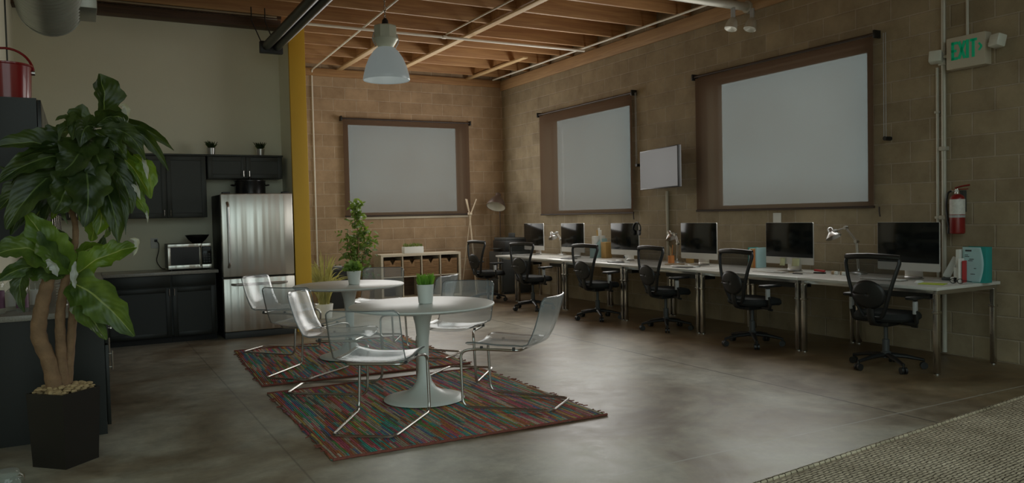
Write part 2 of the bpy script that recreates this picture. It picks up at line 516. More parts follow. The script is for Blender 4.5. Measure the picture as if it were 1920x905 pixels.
def steel_mat():
    m, nt, out = new_mat('brushed_stainless')
    tc = N(nt, 'ShaderNodeTexCoord')
    mp = N(nt, 'ShaderNodeMapping')
    mp.inputs['Scale'].default_value = (5.5, 5.5, .05)
    nt.links.new(tc.outputs['Object'], mp.inputs[0])
    nz = N(nt, 'ShaderNodeTexNoise')
    nz.inputs['Scale'].default_value = 1.4
    nz.inputs['Detail'].default_value = 1.5
    nt.links.new(mp.outputs[0], nz.inputs['Vector'])
    p = N(nt, 'ShaderNodeBsdfPrincipled')
    p.inputs['Metallic'].default_value = 1
    p.inputs['Base Color'].default_value = (.82, .80, .74, 1)
    p.inputs['Roughness'].default_value = .33
    p.inputs['Anisotropic'].default_value = .5
    bp = N(nt, 'ShaderNodeBump')
    bp.inputs['Strength'].default_value = 1.
    bp.inputs['Distance'].default_value = .03
    nt.links.new(nz.outputs['Fac'], bp.inputs['Height'])
    nt.links.new(bp.outputs[0], p.inputs['Normal'])
    nt.links.new(p.outputs[0], out.inputs[0])
    return m
M['steel'] = steel_mat()

# ------------------------------------------------------------------ mesh helpers
def fillet(pts, r, n=5, closed=False):
    """round the corners of a polyline"""
    pts = [Vector(p) for p in pts]
    out = []
    L = len(pts)
    for i, p in enumerate(pts):
        if not closed and i in (0, L-1):
            out.append(p)
            continue
        a, b = pts[i-1], pts[(i+1) % L]
        d = min(r, (a-p).length*.48, (b-p).length*.48)
        p0 = p+(a-p).normalized()*d
        p1 = p+(b-p).normalized()*d
        for k in range(n+1):
            t = k/n
            out.append(p0*(1-t)**2+p*2*t*(1-t)+p1*t*t)
    return out

class B:
    def __init__(self):
        self.bm = bmesh.new()
        self.uv = self.bm.loops.layers.uv.new('UVMap')

    def box(self, x0, x1, y0, y1, z0, z1, bev=0., M4=None, seg=2):
        t = bmesh.new()
        bmesh.ops.create_cube(t, size=1)
        bmesh.ops.scale(t, vec=(abs(x1-x0), abs(y1-y0), abs(z1-z0)), verts=t.verts)
        bmesh.ops.translate(t, vec=((x0+x1)/2, (y0+y1)/2, (z0+z1)/2), verts=t.verts)
        if bev:
            bmesh.ops.bevel(t, geom=t.edges[:], offset=bev, segments=seg, affect='EDGES', profile=.5)
        self._merge(t, M4)
        return self

    def _merge(self, t, M4=None):
        if M4 is not None:
            t.transform(M4)
        me = bpy.data.meshes.new('tmp')
        t.to_mesh(me)
        t.free()
        self.bm.from_mesh(me)
        bpy.data.meshes.remove(me)

    def tube(self, path, r, n=10, closed=False, caps=True, flat=None):
        P = [Vector(p) for p in path]
        L = len(P)
        rs = r if isinstance(r, (list, tuple)) else [r]*L
        rings = []
        T0 = None
        up = None
        for i in range(L):
            if closed:
                t = (P[(i+1) % L]-P[i-1]).normalized()
            else:
                t = (P[min(i+1, L-1)]-P[max(i-1, 0)]).normalized()
            if up is None:
                a = Vector((0, 0, 1)) if abs(t.z) < .9 else Vector((1, 0, 0))
                up = (a-t*a.dot(t)).normalized()
            else:
                up = (up-t*up.dot(t)).normalized()
            s = t.cross(up)
            ring = []
            for k in range(n):
                an = 2*PI*k/n
                fx, fy = (1, 1) if flat is None else flat
                ring.append(self.bm.verts.new(P[i]+(up*math.cos(an)*fy+s*math.sin(an)*fx)*rs[i]))
            rings.append(ring)
        m = L if closed else L-1
        for i in range(m):
            a, b = rings[i], rings[(i+1) % L]
            off = 0
            if closed and i == L-1:
                off = min(range(n), key=lambda o: (a[0].co-b[o].co).length)
            for k in range(n):
                self.bm.faces.new((a[k], a[(k+1) % n], b[(k+1+off) % n], b[(k+off) % n]))
        if caps and not closed:
            self.bm.faces.new(rings[0][::-1])
            self.bm.faces.new(rings[-1])
        return self

    def cyl(self, p0, p1, r0, r1=None, n=16):
        return self.tube([p0, p1], [r0, r0 if r1 is None else r1], n)

    def lathe(self, prof, c=(0, 0, 0), n=32, M4=None, cap0=True, cap1=True):
        c = Vector(c)
        rings = []
        tmp = []
        for (r, z) in prof:
            ring = []
            for k in range(n):
                a = 2*PI*k/n
                v = Vector((r*math.cos(a), r*math.sin(a), z))
                if M4 is not None:
                    v = M4 @ v
                ring.append(self.bm.verts.new(c+v))
            rings.append(ring)
        for a, b in zip(rings, rings[1:]):
            for k in range(n):
                self.bm.faces.new((a[k], a[(k+1) % n], b[(k+1) % n], b[k]))
        if cap0 and prof[0][0] > 1e-5:
            self.bm.faces.new(rings[0][::-1])
        if cap1 and prof[-1][0] > 1e-5:
            self.bm.faces.new(rings[-1])
        return self

    def ball(self, c, r, sc=(1, 1, 1), n=12, M4=None):
        t = bmesh.new()
        bmesh.ops.create_uvsphere(t, u_segments=n, v_segments=max(6, n//2+2), radius=r)
        bmesh.ops.scale(t, vec=sc, verts=t.verts)
        if M4 is not None:
            t.transform(M4)
        bmesh.ops.translate(t, vec=c, verts=t.verts)
        self._merge(t)
        return self

    def grid(self, f, nu, nv):
        V = [[self.bm.verts.new(f(i/nu, j/nv)) for i in range(nu+1)] for j in range(nv+1)]
        for j in range(nv):
            for i in range(nu):
                fc = self.bm.faces.new((V[j][i], V[j][i+1], V[j+1][i+1], V[j+1][i]))
                for lp, (u, v) in zip(fc.loops, ((i, j), (i+1, j), (i+1, j+1), (i, j+1))):
                    lp[self.uv].uv = (u/nu, v/nv)
        return self

    def prism(self, pts2, a0, a1, axis='z'):
        def mk(p, a):
            return {'z': (p[0], p[1], a), 'y': (p[0], a, p[1]), 'x': (a, p[0], p[1])}[axis]
        lo = [self.bm.verts.new(mk(p, a0)) for p in pts2]
        hi = [self.bm.verts.new(mk(p, a1)) for p in pts2]
        n = len(pts2)
        self.bm.faces.new(lo[::-1])
        self.bm.faces.new(hi)
        for k in range(n):
            self.bm.faces.new((lo[k], lo[(k+1) % n], hi[(k+1) % n], hi[k]))
        return self

    def leaf(self, p0, p1, p2, w, face, fold=.25, ns=9, nu=4, wave=0., peak=.85, rag=0.):
        """a blade on a bezier spine p0 p1 p2, facing `face`"""
        p0, p1, p2, face = Vector(p0), Vector(p1), Vector(p2), Vector(face)
        ph = random.random()*6

        def f(u, v):
            c = p0*(1-v)**2+p1*2*v*(1-v)+p2*v*v
            t = ((p1-p0)*(1-v)+(p2-p1)*v).normalized()
            s = t.cross(face)
            if s.length < 1e-4:
                s = t.cross(Vector((.3, .5, .8)))
            s.normalize()
            nrm = s.cross(t).normalized()
            ww = w*max(.03, math.sin(PI*min(1., v**peak*.97+.03)))**.75*.5
            x = (u-.5)*2
            if rag:
                ww *= 1+rag*1.6*noise.noise(Vector((v*9+ph, x*.8, ph*3)))*abs(x)
                nrm_off = rag*ww*.9*noise.noise(Vector((x*1.6+ph, v*7, ph)))
                c = c+nrm*nrm_off
            return c+s*x*ww+nrm*(abs(x)*ww*fold+wave*ww*math.sin(v*14+ph+(2 if x > 0 else 0))*abs(x))
        return self.grid(f, nu, ns)

    def obj(self, name, mat, parent=None, angle=35, solid=0., label=None, offset=0.):
        bmesh.ops.recalc_face_normals(self.bm, faces=self.bm.faces) if solid == 0 and mat not in LEAFY else None
        me = bpy.data.meshes.new(name)
        self.bm.to_mesh(me)
        self.bm.free()
        for p in me.polygons:
            p.use_smooth = True
        me.set_sharp_from_angle(angle=math.radians(angle))
        me.materials.append(M[mat] if isinstance(mat, str) else mat)
        o = bpy.data.objects.new(name, me)
        COL.objects.link(o)
        if parent is not None:
            o.parent = parent
        if solid:
            md = o.modifiers.new('thickness', 'SOLIDIFY')
            md.thickness = solid
            md.offset = offset
        if label:
            o['label'] = label
        return o
LEAFY = {'leaf_mid', 'leaf_pale', 'leaf', 'leaf_light', 'leaf_table', 'grass', 'grass_dry', 'ficus', 'succulent'}

def tag(o, label, cat, group=None):
    o['label'] = label
    o['category'] = cat
    if group:
        o['group'] = group
    return o

def thing(name, label, cat, loc=(0, 0, 0), rz=0., group=None):
    o = bpy.data.objects.new(name, None)
    o.empty_display_size = .1
    COL.objects.link(o)
    o.location = loc
    o.rotation_euler = (0, 0, rz)
    return tag(o, label, cat, group)

def dup(src, loc, rz, label, group=None):
    r = src.copy()
    COL.objects.link(r)
    r.location = loc
    r.rotation_euler = (0, 0, rz)
    r['label'] = label
    if group:
        r['group'] = group
    for ch in list(src.children):
        c = ch.copy()
        COL.objects.link(c)
        c.parent = r
        for g in list(ch.children):
            d = g.copy()
            COL.objects.link(d)
            d.parent = c
    return r

def struct(b, name, mat, parent=None, **k):
    o = b.obj(name, mat, parent, **k)
    if parent is None:
        o['kind'] = 'structure'
    return o

def heading(dx, dy):
    return math.atan2(-dx, dy)

# ------------------------------------------------------------------ room shell
XW, YB, YK, ZT = 7.2, 13.42, 10.6, 4.3
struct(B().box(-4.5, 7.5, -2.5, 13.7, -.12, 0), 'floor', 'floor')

def holed_wall(axis, pos, th, a0, a1, z1, holes, name, mat):
    """wall slab along `axis` with rectangular openings (h0, h1, z0, z1)"""
    b = B()

    def piece(u0, u1, z0, zz):
        if u1-u0 < 1e-4 or zz-z0 < 1e-4:
            return
        if axis == 'y':
            b.box(pos, pos+th, u0, u1, z0, zz)
        else:
            b.box(u0, u1, pos, pos+th, z0, zz)
    cur = a0
    for (h0, h1, z0, zz) in sorted(holes):
        piece(cur, h0, 0, z1)
        piece(h0, h1, 0, z0)
        piece(h0, h1, zz, z1)
        cur = h1
    piece(cur, a1, 0, z1)
    return struct(b, name, mat)
W2 = (9.42, 11.86, 1.43, 3.09)
W3 = (5.40, 7.78, 1.43, 3.10)
W1 = (4.14, 6.33, 1.47, 3.12)
holed_wall('y', XW, .26, -2.5, YB+.26, ZT, [W2, W3], 'wall_right', 'block_r')
holed_wall('x', YB, .26, 2.45, XW, ZT, [W1], 'wall_back', 'block_b')
struct(B().box(-.75, 2.36, YK, YK+.15, 0, ZT), 'wall_kitchen', 'plaster')
struct(B().box(-.75, -.60, 5.0, YK, 0, ZT), 'wall_left', 'plaster')
struct(B().box(-3.35, -3.2, -2.5, 5.0, 0, ZT), 'wall_left_added', 'plaster')  # unseen wall, added to cut side light on the right wall
struct(B().box(-3.35, -.75, 5.0, 5.15, 0, ZT), 'wall_return_added', 'plaster')  # unseen return, added to close off the same side light
struct(B().box(3.2, 7.2, -2.5, -2.35, 0, ZT), 'wall_front_added', 'block_b')  # unseen wall, added to block front light from the near right wall
struct(B().box(2.36, 2.545, 10.03, YB, 0, 3.87), 'wall_partition', 'plaster')
struct(B().box(2.352, 2.553, 9.985, 10.03, 0, 3.872, .004), 'trim_1', 'yellow')

# windows: frame + muntins in the reveal, glass pane
def window(n, axis, h):
    h0, h1, z0, z1 = h
    b = B()
    f = .045
    d0, d1 = (XW+.15, XW+.21) if axis == 'y' else (YB+.15, YB+.21)

    def bar(u0, u1, za, zb):
        if axis == 'y':
            b.box(d0, d1, u0, u1, za, zb, .004)
        else:
            b.box(u0, u1, d0, d1, za, zb, .004)
    bar(h0, h0+f, z0, z1)
    bar(h1-f, h1, z0, z1)
    bar(h0+f, h1-f, z0, z0+f)
    bar(h0+f, h1-f, z1-f, z1)
    w = struct(b, 'window_%d' % n, 'frame')
    g = B()
    dm = (d0+d1)/2
    if axis == 'y':
        g.box(dm-.003, dm+.003, h0+f, h1-f, z0+f, z1-f)
    else:
        g.box(h0+f, h1-f, dm-.003, dm+.003, z0+f, z1-f)
    g.obj('glass', 'pane', w)
window(1, 'x', W1)
B().box(W1[0]-.08, W1[1]+.08, YB-.03, YB+.14, 1.395, 1.435, .004).obj('sill', 'birch', bpy.data.objects['window_1'])
window(2, 'y', W2)
window(3, 'y', W3)

# ceiling: deck, joists, blocking, straps
ceil = struct(B().box(-3.35, 7.46, .6, YB+.26, 4.26, 4.32), 'ceiling', 'deck')
joists = [9.49+.715*k for k in range(-11, 6)]
for y in joists:
    B().box(-.6, 7.19, y-.022, y+.022, 4.0, 4.26, .003).obj('joist', 'joist', ceil)
for x, y0, y1 in ((4.0, 10.7, 13.4), (4.95, 4.0, 13.4), (6.46, 11.2, 13.4)):
    B().box(x-.05, x+.05, y0, y1, 3.972, 3.998, .003).obj('strap', 'strap', ceil)
    for a, c in zip(joists, joists[1:]):
        if a > y0 and c < y1:
            B().box(x-.022, x+.022, a+.024, c-.024, 4.03, 4.24).obj('blocking', 'joist', ceil)
struct(B().box(7.155, 7.199, 1.0, YB-.02, 3.80, 3.985, .003), 'trim_2', 'ledger')
struct(B().box(2.6, 7.15, YB-.045, YB-.001, 3.86, 3.99, .003), 'trim_3', 'joist')
struct(B().box(-.6, 2.36, 10.40, 10.59, 3.89, 3.995, .004), 'trim_4', 'beam')
struct(B().box(-.59, 2.36, 10.37, 10.399, 4.0, 4.255), 'trim_5', 'beam')

# ------------------------------------------------------------------ roller shades
def shade(label, axis, u0, u1, z0, z1, chain_u, hook_u):
    """a screen roller shade hung just in front of the block wall"""
    t = thing('roller_shade', label, 'window shade', (0, 0, 0), 0, 'brown sun-screen roller shades')
    off = .07

    def v(u, d, z):
        return (XW-d, u, z) if axis == 'y' else (u, YB-d, z)
    B().grid(lambda a, c: Vector(v(u0+.03+(u1-u0-.06)*a, off, z0+.01+(z1-z0-.02)*c)), 8, 8).obj('fabric', 'shade', t)
    B().tube([v(u0+.02, off, z1+.012), v(u1-.02, off, z1+.012)], .016, 14).obj('roller_tube', 'shade_rail', t)
    B().tube([v(u0+.025, off, z0), v(u1-.025, off, z0)], .013, 10).obj('bottom_rail', 'shade_rail', t)
    for u in (u0, u1):
        b = B()
        p, q = v(u-.012, .002, z1-.03), v(u+.012, off+.03, z1+.05)
        b.box(min(p[0], q[0]), max(p[0], q[0]), min(p[1], q[1]), max(p[1], q[1]), p[2], q[2], .004)
        b.obj('bracket', 'black_plastic', t)
    if chain_u is not None:
        b = B()
        lo = 2.10
        b.tube(fillet([v(chain_u-.012, off+.012, z1), v(chain_u-.012, off+.012, lo), v(chain_u+.012, off+.012, lo), v(chain_u+.012, off+.012, z1)], .012), .0035, 6)
        ch = b.obj('pull_chain', 'grey_plastic', t)
        b = B()
        p = v(chain_u, .001, lo+.0)
        q = v(chain_u, off+.02, lo+.0)
        b.tube([p, q], .022, 14)
        b.obj('chain_tensioner', 'black_plastic', ch)
    if hook_u is not None:
        B().tube(fillet([v(hook_u, off, z0), v(hook_u, off, z0-.05), v(hook_u-.01, off, z0-.10)], .02), .008, 8).obj('pull_cord', 'shade_rail', t)
    return t
shade('roller shade on the back wall behind the cube shelf, brown screen cloth', 'x', 4.0, 6.47, 1.455, 3.14, None, None)
shade('roller shade between the back corner and the wall television', 'y', 9.25, 11.95, 1.41, 3.15, 9.17, 9.28)
shade('widest roller shade, near the exit sign on the right wall', 'y', 5.25, 7.95, 1.415, 3.155, 5.14, 5.22)

# ------------------------------------------------------------------ exit sign
t = thing('exit_sign', 'lit green exit sign with two emergency lamp heads on the block wall', 'sign', (XW, 4.31, 2.81))
b = B().box(-.10, 0, -.18, .18, -.145, .145, .008)
b.obj('housing', 'exit_box', t)
def letters(b, x):
    # local y runs to the left seen from the room: larger y = further left
    H, T = .165, .024
    zb = -.065
    def st(y0, z0, y1, z1, w=T):
        d = Vector((0, y1-y0, z1-z0))
        L = d.length
        a = math.atan2(d.z, d.y)
        m4 = Matrix.Translation((x, (y0+y1)/2, (z0+z1)/2)) @ Matrix.Rotation(a, 4, 'X')
        b.box(-.003, .003, -L/2, L/2, -w/2, w/2, 0, m4)
    y = .115
    st(y, zb, y, zb+H); st(y+.012, zb+.012, y-.045, zb+.012); st(y+.012, zb+H/2, y-.035, zb+H/2); st(y+.012, zb+H-.012, y-.045, zb+H-.012)
    y = .045
    st(y+.012, zb+.004, y-.042, zb+H-.004); st(y-.042, zb+.004, y+.012, zb+H-.004)
    st(-.022, zb, -.022, zb+H)
    st(-.075, zb, -.075, zb+H-.01); st(-.045, zb+H-.012, -.108, zb+H-.012)
    # chevron
    st(-.125, zb+.115, -.150, zb+.0825, .016); st(-.150, zb+.0825, -.125, zb+.05, .016)
b = B()
letters(b, -.103)
b.obj('lettering', 'green_emit', t, label='glowing green letters EXIT with a chevron')
for s, dz in ((1, -.005), (-1, .035)):
    b = B()
    b.tube([(-.05, s*.18, dz), (-.06, s*.225, dz)], .016, 10)
    arm = b.obj('lamp_arm', 'exit_box', t)
    b = B()
    m4 = Matrix.Translation((-.09, s*.285, dz)) @ Matrix.Rotation(s*.35, 4, 'Z') @ Matrix.Rotation(.25, 4, 'Y')
    b.box(-.05, .04, -.055, .055, -.055, .055, .012, m4)
    b.obj('lamp_head', 'lens', arm, label='square emergency lamp head')

# ------------------------------------------------------------------ conduits
def pipe(name, label, pts, r, mat, cat='conduit', fr=.06, straps=()):
    t = thing(name, label, cat, pts[0])
    o0 = Vector(pts[0])
    B().tube(fillet([Vector(p)-o0 for p in pts], fr), r, 10).obj('tube', mat, t)
    for p in straps:
        q = Vector(p)-o0
        B().box(q.x-r*1.6, q.x+r*1.6, q.y-r*1.6, q.y+r*1.6, q.z-r*.9, q.z+r*.9, .003).obj('coupling', mat, t)
    return t
pipe('conduit', 'thick grey vertical conduit from the ceiling down past the fire extinguisher', [(7.172, 4.56, 3.79), (7.172, 4.56, .02)], .021, 'conduit', straps=[(7.172, 4.56, 2.75), (7.172, 4.56, 1.95), (7.172, 4.56, 1.3)])
pipe('conduit', 'thin conduit running down from the exit sign beside the thick one', [(7.176, 4.625, 2.72), (7.176, 4.625, .02)], .013, 'conduit', straps=[(7.176, 4.625, 2.3), (7.176, 4.625, 1.3)])
pipe('conduit', 'short conduit dropping from the ceiling onto the exit sign', [(7.176, 4.335, 3.79), (7.176, 4.335, 2.957)], .013, 'conduit')
pipe('conduit', 'long thin conduit running along the top of the right wall under the joists', [(6.95, 1.2, 3.982), (6.95, 13.3, 3.982)], .015, 'conduit_light')
pipe('conduit', 'white conduit crossing the ceiling behind the pendant lamp', [(2.56, 10.14, 3.92), (6.9, 10.14, 3.92)], .019, 'conduit_light', straps=[(3.70, 10.14, 3.92), (4.55, 10.14, 3.92)])
pipe('conduit', 'thin ceiling conduit that turns down the back wall beside the yellow post', [(3.30, 8.0, 3.955), (3.53, 13.36, 3.955), (3.53, 13.395, 3.90), (3.53, 13.395, .02)], .013, 'conduit_light', fr=.05)
pipe('conduit', 'thin ceiling conduit right of the pendant lamp, joining the cross conduit', [(4.56, 4.0, 3.955), (4.56, 10.10, 3.955)], .013, 'conduit_tan')
pipe('conduit', 'thin cable conduit running along the dark beam above the kitchen', [(-.5, 10.36, 4.02), (2.3, 10.36, 4.02)], .012, 'conduit_tan')

# two dark ducts over the kitchen corner
t = thing('twin_pipe', 'pair of dark ceiling pipes ending beside the top of the yellow post', 'pipe', (2.05, 9.85, 3.53))
for dx in (0, .125):
    b = B()
    b.tube([(dx, 0, 0), (dx-.02, -9.0, .10)], .052, 16)
    b.obj('tube', 'dark_pipe', t)
B().box(-.075, .20, -.02, .05, -.085, .06, .01).obj('end_bracket', 'black_plastic', t)
b = B()
b.tube([(-.05, .015, .04), (-.16, .02, .30), (-.16, .02, .46)], .007, 6)
b.tube([(.10, .015, .05), (.0, .02, .30), (.0, .02, .46)], .007, 6)
b.obj('hanger_wire', 'black_plastic', t)
B().tube([(.062, 0, .075), (.045, -9, .175)], .014, 8).obj('thin_tube', 'conduit', t)

# spiral duct top left
t = thing('spiral_duct', 'round ribbed galvanised air duct at the top left with a box collar', 'duct', (-.175, 8.1, 3.345))
b = B()
prof = []
k = 0
y = 0.
path = []
rad = []
while y > -9:
    path += [(0, y, 0), (0, y-.055, 0), (0, y-.068, 0), (0, y-.088, 0), (0, y-.10, 0)]
    rad += [.240, .240, .258, .258, .240]
    y -= .115
b.tube(path, rad, 32, caps=True)
b.obj('pipe', 'galv', t, angle=25)
b = B()
b.tube([(0, .0, 0), (0, .03, 0)], .258, 32)
b.obj('end_cap', 'galv', t)
B().box(.17, .36, -.55, -.03, -.11, .40, .006).obj('box_collar', 'galv', t)
for yy in (-.9, -3.2):
    B().tube([(-.255, yy, 0), (-.26, yy, .64)], .005, 6).obj('hanger_rod', 'dark_pipe', t)
pipe('hanging_cable', 'thin dark cable hanging down the left wall behind the red bucket', [(-.44, 7.0, 4.25), (-.44, 7.0, 2.245)], .006, 'dark_pipe', 'cable')

# pipe with two spot lamps near the right wall
t = thing('ceiling_pipe', 'pale grey ceiling pipe meeting the right wall above the spot lamps', 'pipe', (7.15, 7.0, 3.86))
B().tube([(0, 0, 0), (-7.0, .0, .0)], .05, 16).obj('tube', 'conduit', t)
B().tube([(0, .12, .03), (-7.0, .12, .03)], .03, 12).obj('thin_tube', 'conduit', t)
B().tube([(0.04, 0, 0), (-.02, 0, 0)], .075, 18).obj('wall_flange', 'conduit', t)
def spot(loc, label):
    t = thing('spot_lamp', label, 'spot lamp', loc, 0, 'spot lamps under the ceiling pipe')
    B().tube([(0, 0, 0), (0, 0, -.13)], .028, 12).obj('stem', 'grey_plastic', t)
    b = B()
    m4 = Matrix.Rotation(.35, 4, 'Y')
    b.lathe([(.028, .02), (.055, -.02), (.068, -.07), (.075, -.125), (.07, -.13), (.062, -.12), (.0, -.10)], (0, 0, -.13), 20, m4, cap1=False)
    b.obj('head', 'conduit', t)
    return t
spot((6.90, 6.99, 3.815), 'spot lamp hanging from the ceiling pipe, farther from the wall')
spot((7.08, 6.86, 3.80), 'spot lamp hanging beside the ceiling pipe, closest to the wall')

# ------------------------------------------------------------------ pendant
t = thing('pendant_lamp', 'large white dome pendant lamp hanging from the wooden ceiling', 'pendant lamp', (2.76, 7.60, 2.80))
prof = [(.232, 0.), (.236, .008), (.226, .06), (.205, .14), (.172, .22), (.125, .29), (.088, .325), (.084, .32), (.12, .285), (.166, .215), (.199, .135), (.220, .06), (.226, .006)]
b = B().lathe(prof, n=48, cap0=False, cap1=False)
b.obj('shade', 'pendant', t, angle=60)
b = B().lathe([(.07, .318), (.075, .33), (.118, .40), (.128, .41), (.128, .42), (.06, .425)], n=32)
b.obj('collar', 'pendant_metal', t)
b = B()
b.lathe([(.115, .42), (.118, .425), (.118, .535), (.112, .545), (.03, .55)], n=8)
hs = b.obj('ballast_housing', 'pendant_metal', t, angle=20)
B().lathe([(.035, .55), (.03, .60), (.012, .625)], n=16).obj('cable_gland', 'black_plastic', hs)
b = B()
for k in range(14):
    z = .62+k*.05
    pts = [Vector((.011*math.cos(a), 0, z+.032*math.sin(a))) for a in [2*PI*i/12 for i in range(12)]]
    if k % 2:
        pts = [Vector((0, p.x, p.z)) for p in pts]
    b.tube(pts, .0035, 6, closed=True)
b.obj('chain', 'chrome', t)
for s in (-1, 1):
    B().tube(fillet([(s*.122, 0, .47), (s*.14, 0, .40), (s*.10, 0, .33)], .02), .006, 6).obj('clip', 'grey_plastic', t)

# ------------------------------------------------------------------ television
t = thing('television', 'wall-mounted flat black television between the two right-wall windows', 'television', (6.88, 8.37, 2.0), math.radians(-14))
B().box(-.02, .03, -.59, .59, -.27, .27, .008).obj('case', 'black_plastic', t)
B().box(-.0225, -.0195, -.577, .577, -.255, .257).obj('screen', 'tv_screen', t)
B().box(.03, .12, -.12, .12, -.12, .12, .005).box(.11, .27, -.04, .04, -.04, .04).obj('wall_mount', 'black_plastic', t)
pipe('cable_cover', 'pale vertical cable cover running down the wall below the television', [(7.178, 8.575, 1.70), (7.178, 8.575, .02)], .019, 'exit_box', 'cable cover')

# ------------------------------------------------------------------ fire extinguisher
t = thing('fire_extinguisher', 'red fire extinguisher hung on the right wall beside the vertical conduit', 'fire extinguisher', (7.095, 4.385, 1.15))
b = B().lathe([(.055, 0), (.062, .006), (.064, .015), (.064, .31), (.058, .338), (.04, .358), (.022, .366), (.02, .37)], n=32)
b.obj('cylinder', 'red_ext', t)
b = B().lathe([(.0648, .178), (.0648, .312), (.0635, .318), (.0632, .178)], n=32, cap0=False, cap1=False)
b.obj('label_band', 'label', t, label='pale printed label around the cylinder')
b = B().lathe([(.0658, .150), (.0658, .172)], n=32, cap0=False, cap1=False)
b.obj('strap', 'grey_plastic', t, label='light strap below the label')
b = B().lathe([(.022, .365), (.024, .372), (.018, .40), (.016, .415)], n=16)
b.tube([(-.005, .045, .398), (0, 0, .398)], .014, 10)
vv = b.obj('valve', 'chrome', t)
B().tube([(-.028, -.012, .395), (-.04, -.018, .395)], .016, 14).obj('gauge', 'label', vv)
b = B()
b.box(-.01, .01, -.10, .02, .405, .413, .003, Matrix.Translation((0, 0, .0)) @ Matrix.Rotation(0, 4, 'X'))
b.tube(fillet([(0, .02, .42), (0, -.03, .435), (0, -.115, .445)], .02), .008, 8)
b.obj('handle', 'red_ext', t)
b = B()
b.tube(fillet([(0, .045, .398), (0, .09, .385), (0, .108, .28), (0, .095, .13), (0, .078, .06)], .06, 6), .009, 8)
hose = b.obj('hose', 'black_plastic', t)
B().lathe([(.009, .06), (.012, .05), (.016, .02), (.016, .0)], (0, .078, 0), 12).obj('nozzle', 'black_plastic', hose)
B().box(.055, .104, -.025, .025, .20, .40, .004).obj('wall_bracket', 'dark_grey', t)

# ------------------------------------------------------------------ desks
X0D, X1D, ZD = 6.19, 7.10, .735
def make_desk(y0, y1, label, group='white desks along the right wall'):
    t = thing('desk', label, 'desk', (X0D, y0, 0), 0, group)
    w = y1-y0-.004
    d = X1D-X0D
    B().box(0, d, 0, w, ZD-.028, ZD, .004).obj('desktop', 'desk_top', t)
    for x in (.05, d-.05):
        for y in (.035, w-.035):
            b = B()
            b.box(x-.021, x+.021, y-.021, y+.021, .012, ZD-.06, .004)
            b.box(x-.028, x+.028, y-.028, y+.028, .16+.35, .53, .003)
            lg = b.obj('leg', 'chrome', t)
            B().lathe([(.028, 0), (.028, .008), (.012, .013)], (x, y, 0), 14).obj('foot', 'chrome', lg)
    b = B()
    for y in (.035, w-.035):
        b.box(.03, d-.03, y-.018, y+.018, ZD-.065, ZD-.028, .003)
    for x in (.10, d-.10):
        b.box(x-.018, x+.018, .05, w-.05, ZD-.065, ZD-.028, .003)
    b.obj('underframe', 'alu', t)
    b = B()
    b.box(.45, .62, w*.25, w*.75, ZD-.16, ZD-.15).box(.45, .455, w*.25, w*.75, ZD-.15, ZD-.07).box(.615, .62, w*.25, w*.75, ZD-.15, ZD-.07)
    b.obj('cable_tray', 'dark_grey', t)
    return t
ylegs = [4.0, 5.447, 6.894, 8.341, 9.788, 11.235, 11.90]
dl = ['white desk nearest the camera, below the fire extinguisher', 'second white desk from the right end, its computer edged with pale notes',
      'third white desk from the right end, under the widest window', 'white desk under the wall television',
      'fifth white desk from the right end, under the middle window', 'short white desk at the far end of the row']
for i in range(6):
    make_desk(ylegs[i], ylegs[i+1], dl[i])

# all-in-one computers
def make_computer(loc, rz, label):
    t = thing('desktop_computer', label, 'computer', loc, rz, 'silver desktop computers on the white desks')
    # local: screen faces -x; base rests at z=0
    z0, z1 = .078, .53
    hw = .325
    def rr(h0, h1, w, r=.012, n=4):
        pts = []
        for cx, cz, a0 in ((w-r, h0+r, -90), (w-r, h1-r, 0), (-w+r, h1-r, 90), (-w+r, h0+r, 180)):
            for k in range(n+1):
                a = math.radians(a0+90*k/n)
                pts.append((cx+r*math.cos(a), cz+r*math.sin(a)))
        return pts
    b = B().prism(rr(z0, z1, hw), 0, .012, 'x')
    # bulged back
    b.grid(lambda u, v: Vector((.012+.035*(math.sin(PI*u)*math.sin(PI*v))**.6, (u-.5)*2*(hw-.004), z0+.004+(z1-z0-.008)*v)), 12, 8)
    b.obj('case', 'silver_paint', t)
    B().box(-.0025, .001, -hw+.003, hw-.003, z0+.075, z1-.003, .002).obj('screen', 'screen', t)
    b = B()
    b.tube(fillet([(.04, 0, .30), (.085, 0, .12), (.09, 0, .005), (-.04, 0, .005)], .03, 6), .1, 12, flat=(.95, .055))
    b.obj('stand', 'alu', t)
    B().box(-.09, .10, -.10, .10, 0, .009, .004).obj('stand_foot', 'alu', t)
    return t
comps = [(4.65, 'silver desktop computer nearest the camera, below the fire extinguisher', -3),
         (6.05, 'silver desktop computer with two pale notes stuck under its screen', 0),
         (7.48, 'silver desktop computer under the left end of the widest window, no notes', 0),
         (9.00, 'silver desktop computer with headphones hung on its corner', 0),
         (10.35, 'silver desktop computer fifth from the right end of the row', 0),
         (11.55, 'silver desktop computer at the far end of the row', 0)]
clocs = []
for y, l, a in comps:
    c = make_computer((6.75, y, ZD+.001), math.radians(a), l)
    clocs.append(c)
def sticky(y, z, label, w=.07):
    b = B()
    b.grid(lambda u, v: Vector((-.0045-.012*(1-v)**2, (u-.5)*w, -.085+.085*v)), 3, 5)
    o = b.obj('sticky_note', 'sticky', None, solid=.0008)
    o.location = (6.749, y, z)
    tag(o, label, 'sticky note', 'pale notes stuck on a computer')
sticky(6.13, ZD+.145, 'left pale green note stuck under a computer screen')
sticky(5.95, ZD+.145, 'right pale green note stuck under a computer screen', .10)

